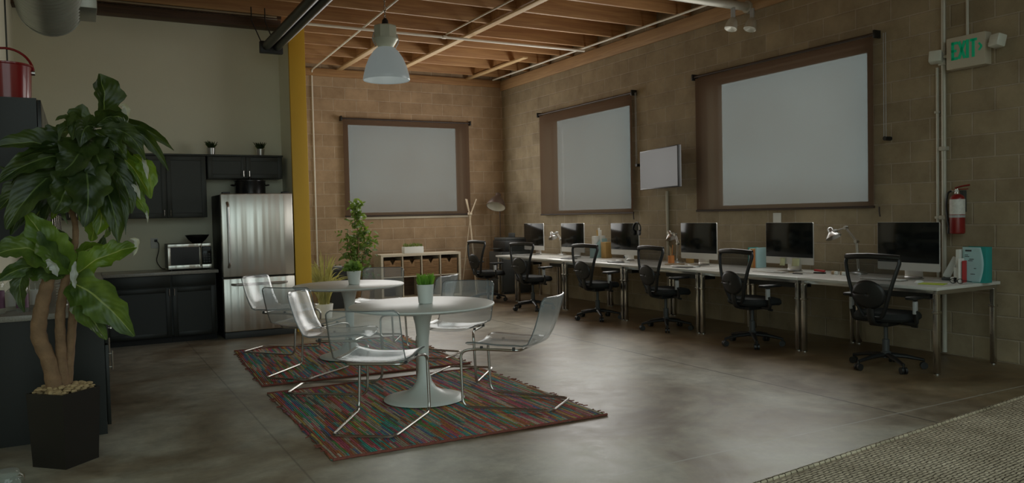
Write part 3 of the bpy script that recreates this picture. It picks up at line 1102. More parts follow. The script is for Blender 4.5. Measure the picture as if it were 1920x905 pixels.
# keyboards and mice
def keyboard(loc, rz, label):
    t = thing('keyboard', label, 'keyboard', loc, rz, 'slim keyboards on the desks')
    B().box(-.058, .058, -.21, .21, 0, .010, .003).obj('tray', 'alu', t)
    b = B()
    for r in range(5):
        for k in range(13):
            b.box(-.050+r*.0205, -.034+r*.0205, -.198+k*.0305, -.1715+k*.0305, .010, .0135)
    b.obj('keys', 'white_matte', t)
for (y, x), l in zip(((4.72, 6.50), (6.10, 6.52), (7.42, 6.48), (8.95, 6.47), (10.3, 6.47), (11.5, 6.47)),
                ('keyboard on the nearest desk', 'keyboard on the desk with the pale notes', 'keyboard on the third desk from the right',
                 'keyboard on the desk with the headphones', 'keyboard on the fifth desk from the right', 'keyboard on the far end desk')):
    keyboard((x, y, ZD+.001), 0, l)
def mouse(x, y, label):
    b = B().ball((0, 0, .0), .05, (1, .56, .42), 16)
    for v in b.bm.verts:
        v.co.z = max(v.co.z, 0)
    o = b.obj('computer_mouse', 'white_matte')
    o.location = (x, y, ZD+.001)
    tag(o, label, 'mouse', 'white computer mice')
mouse(6.49, 4.36, 'white computer mouse on the nearest desk')
mouse(6.49, 8.60, 'white computer mouse on the desk with the headphones')

# desk lamps
def desk_lamp(loc, rz, label, pts, mat='alu'):
    t = thing('desk_lamp', label, 'desk lamp', loc, rz, 'silver articulated desk lamps')
    B().lathe([(.085, 0), (.085, .012), (.07, .022), (.015, .028), (.012, .05)], n=28).obj('base', mat, t)
    P = [Vector(p) for p in pts]
    for a, c in zip(P, P[1:]):
        b = B()
        for s in (-1, 1):
            b.tube([a+Vector((.012*s, 0, 0)), c+Vector((.012*s, 0, 0))], .0045, 8)
        b.obj('arm', mat, t)
    b = B()
    for p in P[1:]:
        b.tube([p+Vector((-.022, 0, 0)), p+Vector((.022, 0, 0))], .018, 14)
    b.obj('joint', mat, t)
    hd = P[-1]
    b = B()
    m4 = Matrix.Rotation(math.radians(-28), 4, 'X')
    b.lathe([(.018, .055), (.03, .045), (.035, .0), (.075, -.045), (.082, -.06), (.078, -.06), (.03, -.01), (.0, 0)], hd+Vector((0, .045, -.015)), 24, m4, cap1=False)
    b.obj('shade', mat, t)
    return t
desk_lamp((6.95, 5.33, ZD+.001), 0, 'silver articulated desk lamp between the two nearest computers', [(0, 0, .03), (0, .02, .33), (0, .15, .47), (0, .28, .435)])
desk_lamp((6.97, 8.14, ZD+.001), 0, 'silver desk lamp beside the pale cable cover under the television', [(0, 0, .03), (0, -.02, .25), (0, .03, .37), (0, .09, .385)])
desk_lamp((6.97, 11.02, ZD+.001), 0, 'silver desk lamp between the two farthest computers', [(0, 0, .03), (0, .02, .26), (0, .14, .37), (0, .24, .345)])

# headphones
t = thing('headphones', 'black headphones hung over the corner of a computer screen', 'headphones', (6.742, 8.70, ZD+.515))
b = B()
pts = [Vector((-.004, .085*math.cos(a), -.062+.085*math.sin(a))) for a in [math.radians(-35+k*250/20) for k in range(21)]]
b.tube(pts, .009, 8)
b.obj('headband', 'black_plastic', t)
for s in (-1, 1):
    b = B()
    b.tube([(-.035, s*.072, -.115), (-.012, s*.078, -.115)], [.036, .040], 18)
    b.obj('ear_cup', 'black_plastic', t)

# small things on the desks
def slab(name, label, cat, x, y, z, sx, sy, sz, mat, rz=0., group=None, bev=.002, tilt=None):
    o = B().box(-sx/2, sx/2, -sy/2, sy/2, 0, sz, min(bev, sz*.4)).obj(name, mat)
    o.location = (x, y, z)
    o.rotation_euler = (tilt[0] if tilt else 0, tilt[1] if tilt else 0, rz)
    return tag(o, label, cat, group)
Z = ZD+.001
# stationery beside the nearest computer
t = thing('magazine_file', 'white magazine file full of papers at the near desk end', 'magazine file', (6.90, 4.195, Z))
b = B()
b.prism([(-.13, 0), (.13, 0), (.13, .30), (.02, .30), (-.13, .13)], -.024, -.0215, 'y').prism([(-.13, 0), (.13, 0), (.13, .30), (.02, .30), (-.13, .13)], .0215, .024, 'y')
b.box(-.13, -.1275, -.0215, .0215, 0, .13).box(.1275, .13, -.0215, .0215, 0, .30).box(-.13, .13, -.0215, .0215, 0, .003)
b.obj('holder', 'white_matte', t)
B().box(-.11, .12, -.017, .017, .004, .285).obj('papers', 'paper', t)
t = thing('ring_binder', 'teal folder with a pale cyan printed front at the near end of the desk row', 'binder', (6.86, 4.065, Z))
b = B()
b.box(-.045, -.041, -.10, .10, 0, .31).box(.041, .045, -.10, .10, 0, .31).box(-.045, .045, -.104, -.100, 0, .31, .001)
b.obj('cover', 'teal', t)
B().box(-.039, .039, -.096, .094, .004, .298).obj('pages', 'paper', t)
b = B()
def cov(u, v):
    k = -.055-.03*math.sin(v*3.)
    return Vector((-.0465, .10+u*(k-.10), .004+v*.303))
b.grid(cov, 8, 14)
cv = b.obj('cover_sheet', 'cyan', t, solid=.0006, label='pale cyan printed sheet on the front')
b = B()
for k, (y0, y1, z) in enumerate(((.02, .075, .270), (.05, .08, .235), (.04, .08, .222), (.0, .04, .20), (.01, .05, .186), (-.02, .0, .12), (-.01, .03, .07))):
    b.box(-.0482, -.0472, y0, y1, z, z+(.014 if k == 0 else .006))
b.obj('print_marks', 'dark_grey', cv)['kind'] = 'stuff'
slab('booklet', 'thin red booklet standing in front of the teal folder', 'booklet', 6.775, 4.125, Z, .06, .008, .19, 'red_small')
slab('booklet', 'thin white booklet standing in front of the teal folder', 'booklet', 6.765, 4.148, Z, .08, .010, .21, 'paper')
# phone dock
t = thing('desk_phone', 'white handset leaning upright in a dark dock near the desk end', 'phone', (6.90, 4.345, Z), math.radians(18))
B().box(-.05, .05, -.05, .05, 0, .025, .006).obj('dock', 'dark_grey', t)
b = B()
b.box(-.012, .012, -.032, .032, 0, .20, .006, Matrix.Translation((-.01, .02, .025)) @ Matrix.Rotation(math.radians(26), 4, 'X'))
b.obj('handset', 'white_matte', t)
slab('note_box', 'small white box beside the phone dock', 'box', 6.80, 4.22, Z, .06, .06, .04, 'white_matte')
slab('notepad', 'lime green notepad lying on the nearest desk', 'notepad', 6.44, 4.20, Z, .14, .20, .006, 'yellow_green', .3)
slab('paper_sheet', 'white paper sheet half under the lime notepad', 'paper', 6.58, 4.24, Z, .15, .21, .002, 'paper', .1)
t = thing('eyeglasses', 'black eyeglasses lying on the nearest desk by the notepad', 'glasses', (6.62, 4.10, Z))
b = B()
for s in (-1, 1):
    pts = [Vector((.0+.02*math.cos(a), s*.032+.026*math.sin(a), .022+.0*a)) for a in [2*PI*i/14 for i in range(14)]]
    pts = [Vector((0, p.y, .022+(p.x)*1.0)) for p in pts]
    b.tube(pts, .003, 6, closed=True)
b.obj('rims', 'black_plastic', t)
b = B()
for s in (-1, 1):
    b.tube([(0, s*.06, .03), (.12, s*.062, .012)], .0025, 6)
b.obj('temples', 'black_plastic', t)
# second desk
t = thing('stapler', 'small red stapler on the second desk', 'stapler', (6.72, 5.62, Z), .3)
B().box(-.02, .02, -.06, .06, 0, .012, .003).obj('base', 'black_plastic', t)
B().box(-.017, .017, -.055, .06, .018, .040, .008, Matrix.Rotation(.08, 4, 'X')).obj('arm', 'red_small', t)
for k, (x, y) in enumerate(((6.73, 5.46), (6.70, 5.40), (6.74, 5.36), (6.70, 5.31))):
    m = ['tan_thing', 'white_matte', 'tan_thing', 'white_matte'][k]
    b = B().lathe([(.018, 0), (.02, .003), (.02, .03), (.016, .034), (.0, .034)], n=16)
    o = b.obj('small_jar', m)
    o.location = (x, y, Z)
    tag(o, ['tan pot right beside the red stapler on the second desk', 'white pot, second from the red stapler', 'tan pot, third from the red stapler', 'white pot farthest from the red stapler, behind the near chair'][k], 'small pot', 'small pots on the second desk')
slab('paper_sheet', 'white paper lying under the computer with pale notes', 'paper', 6.58, 5.80, Z, .15, .21, .002, 'paper', .5)
slab('envelope', 'tan envelope lying before the computer with pale notes', 'envelope', 6.62, 6.02, Z, .11, .22, .004, 'ochre', -.1)
t = thing('pen', 'dark pen lying on the second desk', 'pen', (6.50, 5.72, Z), .2)
B().tube([(0, -.06, .005), (0, .05, .005)], .005, 8).obj('barrel', 'black_plastic', t)
B().tube([(0, .05, .005), (0, .075, .005)], [.0045, .001], 8).obj('tip', 'alu', t)
bk = [('green', 'ficus', 'thin green book standing at the left of the book row', .014, .235),
      ('white', 'paper', 'white book standing second in the short book row', .02, .225),
      ('ochre', 'ochre', 'ochre book standing in the middle of the short book row', .035, .22),
      ('orange', 'orange', 'orange-brown book standing at the right of the book row', .03, .21),
      ('cyan', 'cyan', 'pale blue book standing rightmost beside the computer', .02, .235)]
yy = 6.77
for nm, mt, lb, th, hh in bk:
    t = thing('book', lb, 'book', (6.95, yy-th/2, Z), 0, 'books beside the third computer')
    b = B()
    b.box(-.075, .075, -th/2, -th/2+.002, 0, hh).box(-.075, .075, th/2-.002, th/2, 0, hh).box(-.077, -.075, -th/2, th/2, 0, hh)
    b.obj('cover', mt if mt != 'ficus' else 'teal', t)
    B().box(-.072, .072, -th/2+.0025, th/2-.0025, .003, hh-.004).obj('pages', 'paper', t)
    yy -= th+.004
o = B().box(-.004, 0, -.06, .06, -.10, .10).obj('wall_card', 'paper')
o.location = (7.198, 6.62, 1.27)
tag(o, 'white card fixed to the block wall beside the noted computer', 'card')
# third and fourth desks
t = thing('pencil_cup', 'orange pencil cup beside the third computer', 'cup', (6.80, 8.06, Z))
B().lathe([(.038, 0), (.042, .004), (.042, .10), (.038, .10), (.036, .008), (0, .008)], n=24, cap1=False).obj('cup', 'orange', t)
for k, (dx, dy) in enumerate(((.01, .012), (-.012, .0), (.004, -.014))):
    B().tube([(dx*.5, dy*.5, .012), (dx*1.8, dy*1.8, .20+.02*k)], .004, 6).obj('pencil', ['ochre', 'tan_thing', 'orange'][k], t)
slab('card_box', 'tan card box standing beside the orange pencil cup', 'box', 6.98, 7.90, Z, .05, .10, .26, 'ochre')
slab('paper_sheet', 'dark leaflet lying on the third desk', 'leaflet', 6.35, 7.30, Z, .15, .24, .003, 'dark_grey', .15)
slab('notebook', 'brown notebook lying on the third desk beside the keyboard', 'notebook', 6.62, 7.78, Z, .15, .2, .014, 'tan_thing', .2)
t = thing('webcam', 'small round white webcam in front of the headphone computer', 'webcam', (6.60, 8.78, Z))
B().lathe([(.03, 0), (.03, .008), (.01, .014), (.01, .04)], n=18).obj('stand', 'white_matte', t)
B().ball((0, 0, .062), .03, n=16).obj('ball', 'white_matte', t)
B().tube([(-.02, 0, .062), (-.032, 0, .062)], .018, 14).obj('eye', 'black_plastic', t)
slab('notebook', 'dark notebook lying on the headphone desk', 'notebook', 6.40, 8.72, Z, .15, .22, .010, 'dark_grey', .1)
t = thing('magazine_file', 'pale magazine file with rolled papers left of the headphone computer', 'magazine file', (6.93, 9.90, Z))
b = B()
pr = [(-.12, 0), (.12, 0), (.12, .29), (.0, .29), (-.12, .16)]
b.prism(pr, -.06, -.0575, 'y').prism(pr, .0575, .06, 'y').box(-.12, -.1175, -.0575, .0575, 0, .16).box(.1175, .12, -.0575, .0575, 0, .29).box(-.12, .12, -.0575, .0575, 0, .003)
b.obj('holder', 'cyan', t)
B().box(-.10, .11, -.03, .03, .004, .33).obj('papers', 'paper', t)
for k in range(3):
    B().tube([(.02, -.045+.03*k, .02), (.0, -.06+.045*k, .42+.03*(k % 2))], .014, 12).obj('roll', ['paper', 'paper', 'ochre'][k], t)
slab('shopping_bag', 'small paper carton beside the pale magazine file', 'carton', 6.95, 9.72, Z, .12, .11, .24, 'ochre', .1)
slab('notebook', 'dark notebook lying on the fifth desk', 'notebook', 6.42, 9.95, Z, .15, .22, .010, 'dark_grey', .1)
slab('paper_sheet', 'white papers lying on the far end desk', 'paper', 6.45, 11.7, Z, .21, .15, .004, 'paper', .1)

# ------------------------------------------------------------------ office chairs
def make_office_chair(loc, rz, label):
    t = thing('office_chair', label, 'office chair', loc, rz, 'black mesh office chairs at the desks')
    # local forward = +x
    for k in range(5):
        a = 2*PI*k/5+.35
        d = Vector((math.cos(a), math.sin(a), 0))
        b = B()
        b.tube([d*.03+Vector((0, 0, .115)), d*.16+Vector((0, 0, .105)), d*.30+Vector((0, 0, .078))], [.028, .023, .017], 10, flat=(1, .8))
        b.obj('star_leg', 'black_plastic', t)
        b = B()
        s = Vector((-d.y, d.x, 0))
        c = d*.30+Vector((0, 0, .030))
        for q in (-1, 1):
            b.tube([c+s*(.006*q), c+s*(.026*q)], .030, 16)
        b.tube([c+Vector((0, 0, .0)), c+Vector((0, 0, .055))], .010, 8)
        b.obj('caster', 'black_plastic', t)
    b = B().lathe([(.04, .09), (.042, .14), (.03, .15), (.03, .25), (.018, .255), (.018, .385)], n=20)
    b.obj('gas_column', 'dark_grey', t)
    b = B().box(-.12, .12, -.09, .09, .375, .425, .015)
    b.tube([(.02, -.09, .395), (.02, -.24, .39)], .007, 8)
    b.tube([(.02, -.22, .39), (.02, -.27, .388)], .013, 10)
    b.obj('tilt_mechanism', 'black_plastic', t)
    def seat(u, v):
        a = 2*PI*u
        return Vector((0, 0, 0))
    b = B()
    prof = [(.55, .0), (.92, .004), (1.0, .025), (1.0, .05), (.94, .072), (.7, .08), (.0, .076)]
    rings = []
    n = 36
    for (k, z) in prof:
        ring = []
        for i in range(n):
            a = 2*PI*i/n
            ca, sa = math.cos(a), math.sin(a)
            p = 3.2
            rr = (abs(ca)**p+abs(sa)**p)**(-1/p)
            x, y = .235*rr*ca*k, .245*rr*sa*k
            dz = -.03*max(0, (x-.1)/.13)**2
            ring.append(b.bm.verts.new((x+.03, y, .425+z+dz)))
        rings.append(ring)
    for q, w in zip(rings, rings[1:]):
        for i in range(n):
            b.bm.faces.new((q[i], q[(i+1) % n], w[(i+1) % n], w[i]))
    b.bm.faces.new(rings[0][::-1])
    b.obj('seat', 'black_fabric', t)
    # backrest
    def bx(z):
        s = (z-.46)/.52
        return -.205-.05*s-.035*math.sin(PI*s)
    def hw(z):
        s = max(0, min(1, (z-.46)/.52))
        return .075+.175*min(1., s*1.05)**.75
    zs = [.46+.52*k/14 for k in range(15)]
    left = [Vector((bx(z)+.05*(hw(z)/.25)**2, hw(z), z)) for z in zs]
    right = [Vector((p.x, -p.y, p.z)) for p in left]
    loop = left[:-1]+[left[-1]+Vector((0, -.03, .012)), Vector((bx(.98)+.01, 0, .998)), right[-1]+Vector((0, .03, .012))]+right[:-1][::-1]
    b = B()
    b.tube(fillet(loop, .02, 2, True), .016, 10, closed=True, flat=(1.15, .9))
    bar = [left[-1]+Vector((0, -.01, .0)), Vector((bx(.98)+.012, .12, .990)), Vector((bx(.98)+.008, 0, .994)), Vector((bx(.98)+.012, -.12, .990)), right[-1]+Vector((0, .01, 0))]
    b.tube(bar, .026, 10)
    fr = b.obj('back_frame', 'black_plastic', t)
    b = B()
    def mesh(u, v):
        z = .475+.505*v
        h = hw(z)*.98
        y = (u-.5)*2*h
        return Vector((bx(z)+.05*(y/.25)**2, y, z))
    b.grid(mesh, 12, 16)
    b.obj('mesh_back', 'mesh_back', t)
    b = B()
    def lum(u, v):
        a = 2*PI*u
        r = .02+.98*v
        y = .15*r*math.cos(a)
        z = .665+.125*r*math.sin(a)
        return Vector((bx(z)+.05*(y/.25)**2-.022-.012*(1-r*r), y, z))
    b.grid(lum, 28, 5)
    b.obj('lumbar_pad', 'black_plastic', t, solid=.008)
    b = B()
    b.tube(fillet([(-.06, 0, .40), (-.21, 0, .41), (-.235, 0, .47), (-.245, 0, .56)], .06, 5), .026, 10, flat=(1.3, .6))
    b.obj('back_spine', 'black_plastic', t)
    for s in (-1, 1):
        b = B()
        b.tube(fillet([(.0, s*.16, .415), (-.02, s*.285, .415), (-.05, s*.29, .53)], .03, 4), .018, 10, flat=(1, 1.3))
        arm = b.obj('arm_post', 'black_plastic', t)
        b = B()
        b.box(-.075, -.03, s*.29-.013, s*.29+.013, .50, .61, .005, Matrix.Translation((0, 0, 0)))
        b.obj('arm_sleeve', 'grey_plastic', arm, label='light grey arm height sleeve')
        b = B()
        b.box(-.14, .11, s*.285-.04, s*.285+.04, .625, .652, .012)
        b.box(-.07, -.035, s*.29-.011, s*.29+.011, .60, .63)
        b.obj('arm_pad', 'black_plastic', arm)
    return t
oc = make_office_chair((6.17, 4.46, 0), math.radians(6), 'black mesh office chair nearest the camera, at the near desk end')
dup(oc, (6.13, 5.99, 0), math.radians(-4), 'black mesh office chair before the computer with pale notes')
dup(oc, (6.14, 7.39, 0), math.radians(-3), 'black mesh office chair third from the right end of the row')
dup(oc, (6.03, 8.66, 0), math.radians(8), 'black mesh office chair before the headphone computer')
dup(oc, (5.88, 10.12, 0), math.radians(14), 'black mesh office chair fifth from the right end of the row')
dup(oc, (5.90, 11.64, 0), math.radians(8), 'black mesh office chair at the far end of the desk row')

# ------------------------------------------------------------------ far corner
t = thing('printer_cabinet', 'dark low cabinet in the far corner carrying the printer', 'cabinet', (6.86, 12.62, 0))
B().box(-.28, .28, -.26, .26, .04, .76, .006).box(-.26, .26, -.24, .24, 0, .04).obj('body', 'dark_grey', t)
B().box(-.295, -.281, -.25, .25, .06, .40, .003).box(-.295, -.281, -.25, .25, .41, .75, .003).obj('drawer', 'dark_grey', t)
t = thing('printer', 'black office printer on the dark cabinet in the far corner', 'printer', (6.86, 12.62, .761))
B().box(-.22, .22, -.24, .24, 0, .20, .015).obj('body', 'black_plastic', t)
B().box(-.20, .20, -.22, .22, .20, .25, .012).obj('scanner_lid', 'dark_grey', t)
B().box(-.34, -.20, -.13, .13, .05, .06, .003).obj('paper_tray', 'dark_grey', t)
B().box(.04, .06, -.11, .11, .25, .33, .003, Matrix.Rotation(.0, 4, 'Y')).obj('paper_feed', 'dark_grey', t)

t = thing('floor_lamp', 'large bronze dome floor lamp behind the farthest desk', 'floor lamp', (6.93, 13.1, 0))
B().lathe([(.15, 0), (.15, .02), (.03, .03), (.012, .05)], n=28).obj('base', 'brown_metal', t)
B().tube(fillet([(0, 0, .04), (0, 0, 1.62), (-.04, -.05, 1.78), (-.10, -.12, 1.78)], .08, 6), .011, 10).obj('pole', 'brown_metal', t)
b = B()
m4 = Matrix.Rotation(math.radians(-20), 4, 'X') @ Matrix.Rotation(math.radians(22), 4, 'Y')
hd = Vector((-.12, -.15, 1.74))
b.lathe([(.03, .10), (.05, .08), (.055, .03), (.12, -.04), (.175, -.15), (.18, -.19)], hd, 32, m4, cap1=False)
b.obj('shade', 'brown_metal', t)
b = B()
b.lathe([(.172, -.188), (.166, -.15), (.11, -.045), (.04, .0), (.0, .0)], hd, 32, m4, cap0=False, cap1=False)
b.obj('shade_lining', 'lamp_inside', t, label='pale inside of the dome')

t = thing('coat_rack', 'pale wooden coat rack of three crossed poles in the far corner', 'coat rack', (6.19, 12.86, 0))
cr = Vector((0, 0, 1.46))
for k in range(3):
    a = 2*PI*k/3+.5
    d = Vector((math.cos(a), math.sin(a), 0))
    B().tube([d*.20, cr+d*.018*(-1), cr-d*.20*.62+Vector((0, 0, .26))], .011, 8).obj('pole', 'pale_wood', t)
B().tube([(0, 0, 1.44), (0, 0, 1.48)], .04, 14).obj('clamp', 'pale_wood', t)

# cube shelf with four baskets
t = thing('cube_shelf', 'pale cube shelf holding four wicker baskets under the back window', 'shelf unit', (5.19, 12.95, 0))
b = B()
W, H, D, th = 1.49, .785, .39, .04
b.box(-W/2, W/2, -D/2, D/2, 0, th).box(-W/2, W/2, -D/2, D/2, H-th, H).box(-W/2, -W/2+th, -D/2, D/2, th, H-th).box(W/2-th, W/2, -D/2, D/2, th, H-th)
b.obj('carcass', 'birch', t)
b = B()
cw = (W-2*th)/4
for k in (1, 2, 3):
    b.box(-W/2+th+cw*k-.009, -W/2+th+cw*k+.009, -D/2+.004, D/2, th, H-th)
b.box(-W/2+th, W/2-th, -D/2+.004, D/2, H/2-.009, H/2+.009)
b.obj('divider', 'birch', t)
B().box(-W/2+th, W/2-th, D/2-.012, D/2-.004, th, H-th).obj('back_panel', 'beam', t)
lab = ['leftmost wicker basket in the cube shelf', 'second wicker basket from the left in the cube shelf', 'third wicker basket from the left in the cube shelf', 'rightmost wicker basket in the cube shelf']
def basket(x, z, label):
    t = thing('wicker_basket', label, 'basket', (x, 12.95, z), 0, 'wicker baskets in the cube shelf')
    b = B()
    w, d, h = cw/2-.022, .17, .275
    pts = [(-w*.94, 0), (w*.94, 0), (w, h), (.045, h), (.0, h-.075), (-.045, h), (-w, h)]
    b.prism(pts, -d, -d+.012, 'y')
    b.box(-w, -w+.012, -d+.012, d, 0, h).box(w-.012, w, -d+.012, d, 0, h).box(-w, w, d-.012, d, 0, h).box(-w*.94, w*.94, -d+.012, d-.012, 0, .01)
    b.obj('body', 'wicker', t)
    b = B()
    for k in range(9):
        z = .02+k*.027
        b.tube([(-w*(.945+.05*k/9), -d-.004, z), (w*(.945+.05*k/9), -d-.004, z)] if k < 6 else [(-w*.99, -d-.004, z), (-.055, -d-.004, z)], .006, 6)
        if k >= 6:
            b.tube([(.055, -d-.004, z), (w*.99, -d-.004, z)], .006, 6)
    b.obj('weave', 'wicker', t)
for k in range(4):
    basket(5.19-W/2+th+cw*(k+.5), H/2+.0105, lab[k])
t = thing('planter_box', 'white rectangular planter of small greens on the cube shelf', 'planter', (5.10, 12.95, .786))
B().box(-.18, .18, -.07, .07, 0, .115, .006).obj('box', 'white_matte', t)
b = B()
for k in range(90):
    x, y = random.uniform(-.165, .165), random.uniform(-.055, .055)
    d = Vector((random.uniform(-.7, .7), random.uniform(-.7, .7), 1)).normalized()
    L = random.uniform(.035, .085)
    b.leaf((x, y, .112), Vector((x, y, .112))+d*L*.6, Vector((x, y, .108))+d*L+Vector((d.x, d.y, 0))*.02, .02, (random.uniform(-1, 1), -1, .3), ns=4)
b.obj('greens', 'succulent', t)

# ficus tree
def leaf_cloud(b, pts, n, size, spread, faceto=(-.2, -1, .4)):
    for _ in range(n):
        c, r = random.choice(pts)
        p = Vector(c)+Vector((random.gauss(0, 1)*r, random.gauss(0, 1)*r*.8, random.gauss(0, 1)*r))
        d = Vector((random.uniform(-1, 1), random.uniform(-1, 1), random.uniform(-.7, .9))).normalized()
        L = size*random.uniform(.6, 1.2)
        f = Vector(faceto)+Vector((random.uniform(-1, 1), random.uniform(-1, 1), random.uniform(-1, 1)))*.8
        b.leaf(p, p+d*L*.5+Vector((0, 0, .1*L)), p+d*L-Vector((0, 0, .15*L)), L*.42, f, ns=3)
t = thing('potted_tree', 'leafy green tree in a basket pot left of the cube shelf', 'potted plant', (4.05, 12.8, 0))
B().lathe([(.13, 0), (.17, .02), (.19, .15), (.185, .30), (.165, .30), (.16, .24), (0, .24)], n=28, cap1=False).obj('basket_pot', 'wicker', t)
b = B()
tips = []
for k in range(7):
    a = k*.9
    e = Vector((.20*math.cos(a)*random.uniform(.4, 1), .16*math.sin(a), random.uniform(.75, 1.25)))
    b.tube([(0.02*math.cos(a), .02*math.sin(a), .22), e*.5+Vector((0, 0, .22)), e], [.012, .009, .005], 7)
    tips.append(e)
b.tube([(0, 0, .22), (.0, 0, .9), (.02, -.02, 1.45), (.0, -.02, 1.68)], [.016, .012, .007, .003], 8)
b.obj('stems', 'trunk', t)
b = B()
cl = [((0, 0, z), .115) for z in (.42, .55, .68, .8, .92, 1.02)]+[((.12, -.05, 1.05), .09), ((-.1, 0, 1.08), .08), ((.16, 0, .9), .08), ((-.14, 0, .78), .09), ((.05, -.03, 1.22), .07), ((.04, 0, 1.36), .05), ((.02, -.02, 1.5), .05), ((.0, -.02, 1.62), .045)]
leaf_cloud(b, cl, 620, .10, .1)
b.obj('foliage', 'ficus', t)

# pale ornamental grass behind the yellow post
t = thing('potted_grass', 'pale spiky ornamental grass in a white pot beside the yellow post', 'potted plant', (3.02, 11.15, 0))
B().lathe([(.09, 0), (.10, .01), (.125, .20), (.12, .205), (.105, .17), (0, .17)], n=28, cap1=False).obj('pot', 'white_matte', t)
b = B()
for k in range(110):
    a = random.uniform(0, 2*PI)
    L = random.uniform(.45, .92)
    lean = random.uniform(.05, .42)
    d = Vector((math.cos(a), math.sin(a), 0))
    p0 = d*random.uniform(0, .07)+Vector((0, 0, .17))
    p1 = p0+Vector((0, 0, L*.75))+d*lean*.25
    p2 = p0+Vector((0, 0, L*(.95-lean*.9)))+d*lean
    b.leaf(p0, p1, p2, .016, (-.3, -1, .1), ns=7)
b.obj('blades', 'grass_dry', t)

# dark waste bin
t = thing('storage_bin', 'dark square bin with a light lid handle behind the pale grass', 'bin', (3.56, 12.3, 0))
b = B()
b.prism([(-.15, -.15), (.15, -.15), (.15, .15), (-.15, .15)], 0, .60, 'z')
b.obj('body', 'black_plastic', t)
B().box(-.16, .16, -.16, .16, .60, .645, .01).obj('lid', 'dark_grey', t)
B().box(-.06, .06, -.05, .05, .645, .668, .008).obj('lid_handle', 'grey_plastic', t)

# ------------------------------------------------------------------ rugs
def rag_rug(x0, x1, y0, y1, rz, label):
    cx, cy = (x0+x1)/2, (y0+y1)/2
    w, h = (x1-x0)/2, (y1-y0)/2
    t = thing('rag_rug', label, 'rug', (cx, cy, 0), rz, 'multicoloured striped rag rugs')
    b = B()
    n = 70
    def top(u, v):
        x, y = (u-.5)*2, (v-.5)*2
        jx = .012*noise.noise(Vector((v*22+cx, 3, cy))) if abs(x) > .97 else 0
        jy = .016*noise.noise(Vector((u*30+cx, 9, cy))) if abs(y) > .97 else 0
        e = max(abs(x), abs(y))
        z = .013 - (.009 if e > .995 else 0)+.0015*noise.noise(Vector((u*30, v*30, cx)))
        return Vector((x*(w+jx), y*(h+jy), z))
    b.grid(top, n, n)
    bo = [(-w, -h), (w, -h), (w, h), (-w, h)]
    b.prism([(p[0]*.995, p[1]*.995) for p in bo], .001, .006, 'z')
    b.obj('weave', 'rug', t)
    for s in (-1, 1):
        b = B()
        pts = [Vector((-w+2*w*k/60, s*(h+.004*noise.noise(Vector((k*.9, s, cx)))), .010+.002*noise.noise(Vector((k*.7, 5, cy))))) for k in range(61)]
        b.tube(pts, .009, 7)
        b.obj('hem', 'rug_hem', t, label='reddish bound end')
    b = B()
    for k in range(46):
        s = 1 if k % 3 else -1
        y = random.uniform(-h, h)
        x = s*w
        b.tube([(x-s*.01, y, .012), (x+s*random.uniform(.008, .03), y+random.uniform(-.02, .02), random.uniform(.004, .014))], .004, 5)
    b.obj('loose_threads', 'rug_hem', t)['kind'] = 'stuff'
    return t
rag_rug(1.26, 3.19, 4.48, 6.51, math.radians(-1), 'front striped rag rug, under the nearer round table')
rag_rug(1.35, 3.27, 6.80, 8.83, math.radians(-3), 'back striped rag rug, under the farther round table')
t = thing('jute_rug', 'beige looped jute rug at the lower right corner', 'rug', (4.6, 1.66, 0), math.radians(5.8))
b = B()
def jr(u, v):
    return Vector(((u-.5)*5.0+.0, (v-.5)*2.8, .016+.002*noise.noise(Vector((u*90, v*50, 0))) - (.012 if (v > .997 or v < .003) else 0)))
b.grid(jr, 120, 60)
b.obj('weave', 'jute', t)
B().box(-2.5, 2.5, 1.385, 1.408, .002, .02, .006).obj('edge_binding', 'jute', t)

# ------------------------------------------------------------------ round tables and clear chairs
def tulip_table(loc, label):
    t = thing('round_table', label, 'table', loc, 0, 'white round pedestal tables')
    b = B().lathe([(.30, 0), (.31, .006), (.305, .014), (.25, .028), (.16, .05), (.095, .085), (.06, .14), (.043, .22), (.04, .32), (.045, .45), (.058, .58), (.08, .67), (.115, .702)], n=56)
    b.obj('pedestal', 'white', t, angle=50)
    b = B().lathe([(.12, .700), (.50, .703), (.545, .712), (.555, .722), (.553, .729), (.545, .733), (0, .733)], n=72, cap1=False)
    b.obj('tabletop', 'white', t, angle=40)
    return t
RZ = .0165
tulip_table((2.27, 5.60, RZ), 'white round pedestal table on the front rug')
tulip_table((2.36, 7.77, RZ), 'white round pedestal table on the back rug')

